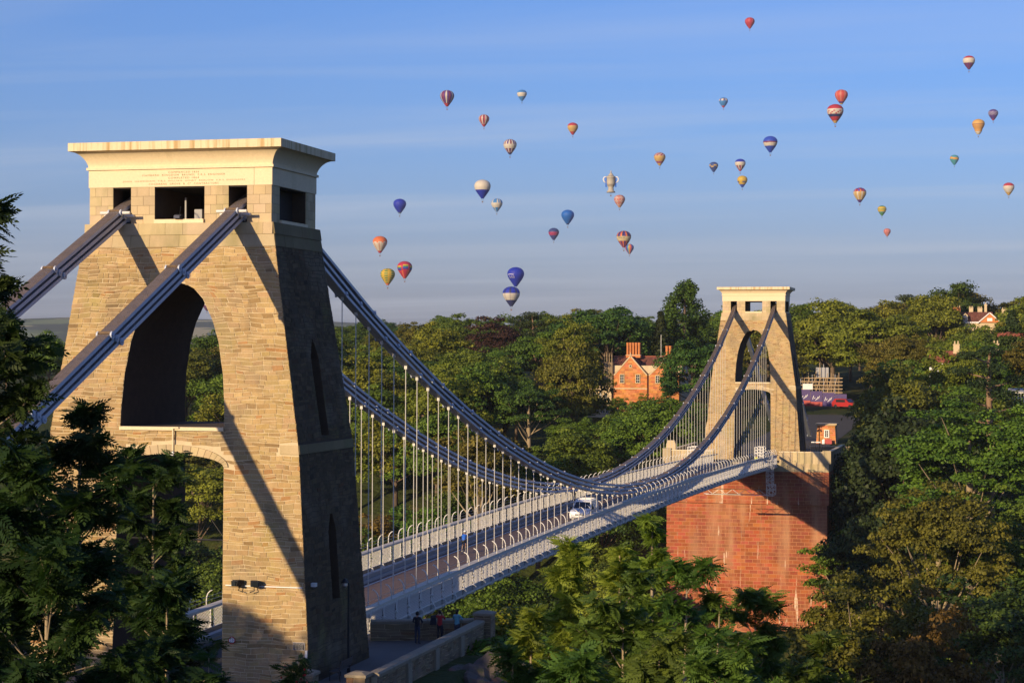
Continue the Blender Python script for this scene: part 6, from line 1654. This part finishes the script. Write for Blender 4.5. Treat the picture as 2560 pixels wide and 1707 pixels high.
for x, y, h, lb in ((-11.9, 206.2, 3.0, 'pale rounded stone pillar at the left end of the far terrace, beyond the footway'), (-9.0, 226.5, 5.2, 'pale stone gate pillar left of the distant tower foot')):
    t = thing('stone_pillar', (x, y, -.87), lb, 'pillar')
    b = MB(); b.prism([(-.75, -.5, 0), (.75, -.5, 0), (.72, -.5, h * .8), (.5, -.5, h), (-.5, -.5, h), (-.72, -.5, h * .8)], (0, 1, 0)); put('shaft', b.mesh('shaft', M['bathstone']), t)
    b = MB(); b.box(-.82, .82, -.58, .58, 0, .4); put('plinth', b.mesh('plinth', M['ashlar']), t)

# ------------------------------------------------------------------ hot-air balloons
def balloon_material():
    n = NT('balloon_fabric'); a = n.n('ShaderNodeAttribute', attribute_name='tint')
    p = n.n('ShaderNodeBsdfPrincipled'); v = n.coords()
    n.l(n.mix(n.math('MULTIPLY', n.noise(v, .8, 3), .12), a.outputs['Color'], (.1, .1, .12, 1)), p.inputs['Base Color'])
    p.inputs['Roughness'].default_value = .5; p.inputs['Specular IOR Level'].default_value = .25
    tr = n.n('ShaderNodeBsdfTranslucent'); n.l(a.outputs['Color'], tr.inputs['Color'])
    ms = n.n('ShaderNodeMixShader'); ms.inputs[0].default_value = .25
    n.l(p.outputs[0], ms.inputs[1]); n.l(tr.outputs[0], ms.inputs[2]); n.l(ms.outputs[0], n.out.inputs[0]); return n.m
M['fabric'] = balloon_material()
WH = (.62, .57, .48); RD = (.46, .03, .05); PK = (.50, .10, .12); NV = (.025, .03, .13); BL = (.02, .07, .50); DB = (.012, .03, .42); LB = (.04, .22, .55); YE = (.60, .40, .03); GR = (.07, .24, .07); OR = (.72, .17, .04); PU = (.09, .03, .22); GD = (.55, .36, .11); TE = (.05, .30, .36); SA = (.58, .21, .15); MR = (.22, .03, .07); CO = (.58, .08, .06)
NG, NR = 24, 22
PROF = [(0.0, 1.0), (.20, .985), (.42, .93), (.62, .84), (.80, .70), (.92, .54), (.985, .37), (1.0, .20), (.985, .04), (.94, -.12), (.87, -.28), (.78, -.44), (.68, -.60), (.57, -.76), (.46, -.92), (.36, -1.06), (.27, -1.18), (.20, -1.28), (.15, -1.35)]
bulb = [(r if z > .1 else r * np.interp(z, [-1.35, -.6, .1], [1.5, .92, 1]), z * (1.12 if z < 0 else 1)) for r, z in PROF]
def balloon(px, py, wpx, label, pat, prof=PROF, D=14.0, cat='hot-air balloon', tilt=0.0, extra=None, turn=0.0):
    """px, py: bearing of the envelope's middle; its distance follows from its width for a 14 m envelope"""
    d = D * 4940.0 / wpx; x, y = ground_spot(px, d); zc_ = z_at(py, d); Rr = D / 2
    face = math.atan2(CAM_POS[1] - y, CAM_POS[0] - x) + math.pi / 2     # local -y looks back at the viewer
    t = thing('hot_air_balloon', (x, y, zc_), label, cat, 'hot-air balloons in the sky', rz=face)
    n = NG * 3; V = []; F = []; T = []
    pr = [(r, z) for r, z in prof]
    zt, zb = pr[0][1], pr[-1][1]
    for r, z in pr:
        for k in range(n):
            th = 2 * math.pi * k / n; bulge = 1 + .022 * (1 if k % 3 in (1, 2) else -.4) * min(1, r * 2)
            V.append((r * Rr * bulge * math.cos(th), r * Rr * bulge * math.sin(th), (z + .12) * Rr))
    for i in range(len(pr) - 1):
        h = 1 - ((pr[i][1] + pr[i + 1][1]) / 2 - zb) / (zt - zb)
        for k in range(n):
            F.append([i * n + k, (i + 1) * n + k, (i + 1) * n + (k + 1) % n, i * n + (k + 1) % n]); T.append(pat(h, (k // 3 + NG - int(turn)) % NG, i))
    put('envelope', np_mesh('envelope', V, F, T, [M['fabric']], True), t)
    zb_ = (zb + .12) * Rr
    b = MB(); b.box(-.6, .6, -.5, .5, zb_ - 3.4, zb_ - 2.4); put('basket', b.mesh('basket', M['basket']), t)
    b = MB()
    for sx in (-.6, .6):
        for sy in (-.45, .45): b.tube([(sx * .9, sy * .9, zb_ - 2.4), (sx * 1.6, sy * 2.0, zb_ + .1)], .05, 4)
    b.box(-.3, .3, -.3, .3, zb_ - 1.6, zb_ - 1.3); put('burner_lines', b.mesh('burner_lines', M['black_iron']), t)
    if extra: extra(t, Rr)
    return t
def surf(Rr, u, z):
    """point on the envelope: u = angle from the viewer-facing side, z in envelope units"""
    zz = [q for _, q in PROF][::-1]; rr = [q for q, _ in PROF][::-1]
    r = float(np.interp(z, zz, rr)) * Rr * 1.035; a = -math.pi / 2 + u
    return (r * math.cos(a), r * math.sin(a), (z + .12) * Rr)
def words(body, u0, z0, wu, hz, material):
    def f(t, Rr): text_on(body, wu, hz, lambda x, y, dd: surf(Rr, u0 + x, z0 + y), M[material], t, 'lettering')
    return f
bands = lambda *bs: (lambda h, g, i: next(c for lim, c in bs if h <= lim))
stripes = lambda *cs: (lambda h, g, i: cs[g % len(cs)])
def mixp(*bs):
    def f(h, g, i):
        for lim, c in bs:
            if h <= lim: return c(h, g, i) if callable(c) else c
        return bs[-1][1]
    return f
q = 1.0885
B = [
 (1025, 225, 32, 'purple and white vertically striped balloon with red mouth, highest at left', mixp((.82, stripes(PU, WH, PU, MR)), (1, RD))),
 (1197, 218, 22, 'small blue balloon with a white middle band, high in the centre', bands((.3, LB), (.62, WH), (1, LB))),
 (1110, 276, 24, 'red and white vertically striped balloon with red mouth, second from left at top', mixp((.84, stripes(PK, WH, MR)), (1, RD))),
 (1314, 294, 24, 'cream balloon with red crown and red mouth, right of the striped ones', bands((.3, RD), (.78, GD), (1, RD))),
 (1170, 336, 30, 'balloon with purple and white stripes above and below a white belt', mixp((.36, stripes(PU, WH, MR, WH)), (.62, WH), (.86, stripes(PU, WH, MR)), (1, NV))),
 (1660, 233, 20, 'small blue balloon with red and white panels around its crown', mixp((.12, LB), (.34, stripes(WH, WH, MR, LB)), (.82, LB), (1, RD))),
 (1720, 50, 22, 'small red balloon at the very top of the picture', mixp((.5, stripes(RD, RD, PK)), (1, RD))),
 (2224, 139, 27, 'balloon with red crown, white belt and purple-red base, alone at upper right', mixp((.22, RD), (.56, WH), (1, stripes(MR, PU)))),
 (1931, 219, 29, 'plain coral red balloon just above the larger banded one', mixp((.8, stripes(CO, CO, SA)), (.93, PU), (1, GD))),
 (1917, 257, 37, 'large red balloon with a grid-patterned white belt, below the coral one', mixp((.3, RD), (.36, WH), (.56, lambda h, g, i: WH if (g + i) % 3 else PK), (.66, NV), (.9, RD), (1, GD))),
 (2280, 259, 22, 'dark purple balloon with pale patches, at the right by the bulb-shaped one', mixp((.2, PU), (.55, lambda h, g, i: PU if (g + i) % 3 == 0 else (.3, .26, .36)), (.85, PU), (1, RD))),
 (2191, 363, 20, 'small teal balloon with a slanting yellow and orange band', lambda h, g, i: (YE if (i + g // 2) % 3 else OR) if abs(h - .45 - .014 * ((g + 12) % 24 - 12)) < .10 else TE),
 (2316, 429, 25, 'cream balloon with a red crown near the right edge', mixp((.3, RD), (.72, WH), (1, GD))),
 (1768, 328, 32, 'blue balloon with a broad white belt and a small dark oval on it', bands((.34, BL), (.38, MR), (.64, WH), (1, BL))),
 (1514, 363, 26, 'cream balloon with pink and purple zigzag patches', mixp((.30, lambda h, g, i: MR if (g + i) % 3 == 0 else WH if (g + i) % 3 == 1 else PK), (.7, GD), (.84, lambda h, g, i: PU if (g + i) % 2 else PK), (1, GD))),
 (1638, 381, 20, 'small navy balloon with a ring of orange checks', mixp((.24, (.02, .06, .25)), (.52, lambda h, g, i: (GD if (g // 3 + i // 2) % 2 else (.02, .06, .25))), (1, (.02, .05, .25)))),
 (1699, 376, 24, 'balloon with bright blue crown, white belt and red striped base', mixp((.28, DB), (.56, WH), (.88, stripes(PK, WH, NV)), (1, RD))),
 (1704, 414, 23, 'mustard yellow balloon with a blue base', mixp((.45, YE), (.58, lambda h, g, i: (.15, .13, .2) if g % 6 < 3 else YE), (.78, YE), (1, BL))),
 (1974, 444, 29, 'golden balloon with a crown of coloured wedges', mixp((.16, stripes(BL, RD, MR, PU)), (.3, stripes(RD, BL, OR, MR)), (.8, stripes(GD, WH, GD)), (1, PU))),
 (2025, 480, 20, 'small green and yellow hooped balloon below the golden one', bands((.14, GR), (.36, YE), (.44, GR), (.58, YE), (.7, TE), (1, GR))),
 (2037, 530, 16, 'smallest salmon pink balloon, low on the right', stripes(SA, SA, PK)),
 (1422, 460, 25, 'mottled pink balloon under the trophy-shaped one', lambda h, g, i: GD if h > .93 else (PK, SA, (.40, .20, .24), WH)[(g * 5 + i * 7 + g * i) % 4]),
 (1140, 470, 26, 'blue and white balloon with a white belt, beside the plain white-topped one', mixp((.36, lambda h, g, i: WH if g % 6 in (0, 2) else LB), (.68, WH), (1, lambda h, g, i: LB if g % 5 else WH))),
 (917, 473, 29, 'plain deep blue balloon, farthest left in the open sky', bands((.93, DB), (1, (.15, .2, .25)))),
 (1303, 497, 29, 'plain medium blue balloon near the middle', bands((.93, (.01, .13, .5)), (1, NV))),
 (1271, 536, 24, 'navy balloon with a red belt, left below the plain medium blue one', mixp((.36, (.03, .05, .2)), (.62, (.36, .03, .12)), (1, (.04, .05, .25)))),
 (872, 561, 33, 'orange-topped cream balloon left of the chains', mixp((.32, OR), (.42, stripes(WH, OR, WH)), (.86, stripes(WH, WH, (.56, .34, .25))), (1, RD))),
 (929, 619, 34, 'red balloon with rainbow panels', lambda h, g, i: ((YE, GR, BL, PU)[min(3, int((h - .2 - .05 * (g // 4 % 2)) / .07))] if .2 + .05 * (g // 4 % 2) < h < .48 + .05 * (g // 4 % 2) and g % 4 else (.5, .02, .06) if h < .55 or g % 4 else OR)),
 (890, 635, 33, 'yellow balloon speckled with rows of green dashes', lambda h, g, i: GR if ((g + 2 * (i % 2)) % 4 < 2 and i % 2 == 0 and h < .9 and i > 1) else YE if h < .9 else OR),
 (1432, 547, 33, 'purple and orange striped balloon with a lettered cream belt', mixp((.36, stripes(PU, OR, NV)), (.62, (.6, .5, .3)), (1, stripes(PU, MR, OR)))),
 (1445, 570, 20, 'small rainbow striped balloon tucked behind the lettered one', stripes(OR, PK, PU, BL, TE, GD)),
 (1184, 634, 38, 'bright blue balloon with white lettering, above the blue and white one', bands((1, DB))),
 (1174, 679, 39, 'big balloon with blue crown, white belt and navy base, lowest over the trees', mixp((.34, stripes(DB, DB, NV)), (.66, stripes(WH, WH, (.5, .45, .42))), (1, NV))),
 (475, 703, 21, 'maroon and white balloon seen through the arch of the big tower', mixp((.5, stripes(MR, WH, PK)), (1, stripes(MR, NV)))),
]
def two(*fs): return lambda t, Rr: [f(t, Rr) for f in fs]
def arc(u0, z0, wu, material):
    def f(t, Rr):
        b = MB(); k = 8
        pts = [surf(Rr, u0 + wu * (i / k - .5), z0 + .05 * math.sin(math.pi * i / k)) for i in range(k + 1)]; pts2 = [surf(Rr, u0 + wu * (i / k - .5), z0 - .06 + .06 * math.sin(math.pi * i / k)) for i in range(k + 1)]
        b.add(pts + pts2, [(i, i + 1, k + 2 + i, k + 1 + i) for i in range(k)]); put('white_arc', b.mesh('white_arc', M[material]), t)
    return f
EX = {1432: words('Gloss', -.35, .06, .95, .26, 'plastic_black'), 1184: two(words('ona', -.55, -.22, .8, .26, 'white_print'), arc(-.7, .1, .9, 'white_print')),
      1768: arc(-.45, .02, .35, 'purple'), 1140: words('the one', -.1, .0, 1.1, .14, 'girder')}
EX.pop(1140)
for px, py, w, lb, pat in B:
    balloon(px * q, py * q, w * q, lb, pat, extra=EX.get(px))
bl_ = mixp((.06, WH), (.34, stripes(GD, (.62, .5, .33))), (.72, GD), (.78, (.4, .25, .1)), (1, WH))
balloon(2246 * q, 285 * q, 28 * q, 'orange light-bulb shaped balloon with white base near the right edge', mixp((.3, (.66, .38, .10)), (.36, (.4, .2, .08)), (.80, (.62, .33, .09)), (1, WH)), prof=bulb)
# plain stand-in of the same size and colours for the character-shaped balloon
balloon(1107 * q, 433 * q, 37 * q, 'plain balloon with white upper half and deep blue lower half', bands((.52, (.66, .60, .50)), (1, DB)))
# trophy-shaped balloon
cup = [(.0, 1.75), (.07, 1.72), (.09, 1.6), (.05, 1.5), (.12, 1.42), (.26, 1.25), (.38, 1.05), (.50, .98), (.56, .95), (.56, .80), (.53, .78), (.55, .3), (.52, -.05), (.44, -.32), (.34, -.45), (.33, -.62), (.36, -.64), (.36, -.82), (.52, -1.02), (.60, -1.14), (.3, -1.16)]
def cup_handles(t, Rr):
    for s in (-1, 1):
        b = MB(); b.tube([(s * .56 * Rr, 0, 1.0 * Rr), (s * .85 * Rr, 0, 1.02 * Rr), (s * 1.0 * Rr, 0, .75 * Rr), (s * .92 * Rr, 0, .45 * Rr), (s * .62 * Rr, 0, .25 * Rr)], .08 * Rr, 8); put('handle', b.mesh('handle', M['white_print'], True), t)
        b = MB(); b.hexa([(s * .62 * Rr - .8, -.5, -.3 * Rr), (s * .62 * Rr + .8, -.5, -.3 * Rr), (s * .62 * Rr + .8, .5, -.3 * Rr), (s * .62 * Rr - .8, .5, -.3 * Rr), (s * .66 * Rr - .6, -.5, .95 * Rr), (s * .66 * Rr + .6, -.5, .95 * Rr), (s * .66 * Rr + .6, .5, .95 * Rr), (s * .66 * Rr - .6, .5, .95 * Rr)]); put('ribbon', b.mesh('ribbon', M['bluejersey']), t)
balloon(1402 * q, 423 * q, 35 * q, 'silver trophy-shaped balloon with handles and blue ribbons', lambda h, g, i: (.50, .45, .36) if i % 3 else (.34, .30, .25), prof=cup, extra=cup_handles)

# ------------------------------------------------------------------ the hazy morning air
HAZE = 4.5e-5
if HAZE:
    n = NT('haze'); pv_ = n.n('ShaderNodeVolumePrincipled')
    pv_.inputs['Color'].default_value = (.72, .80, .90, 1); pv_.inputs['Density'].default_value = HAZE; pv_.inputs['Anisotropy'].default_value = .0
    n.l(pv_.outputs[0], n.out.inputs['Volume'])
    b = MB(); b.box(-4700, 4700, -1000, 9600, -130, 525)
    hz_ = put('haze', b.mesh('haze', n.m)); hz_['kind'] = 'stuff'
    hz_.display_type = 'WIRE'
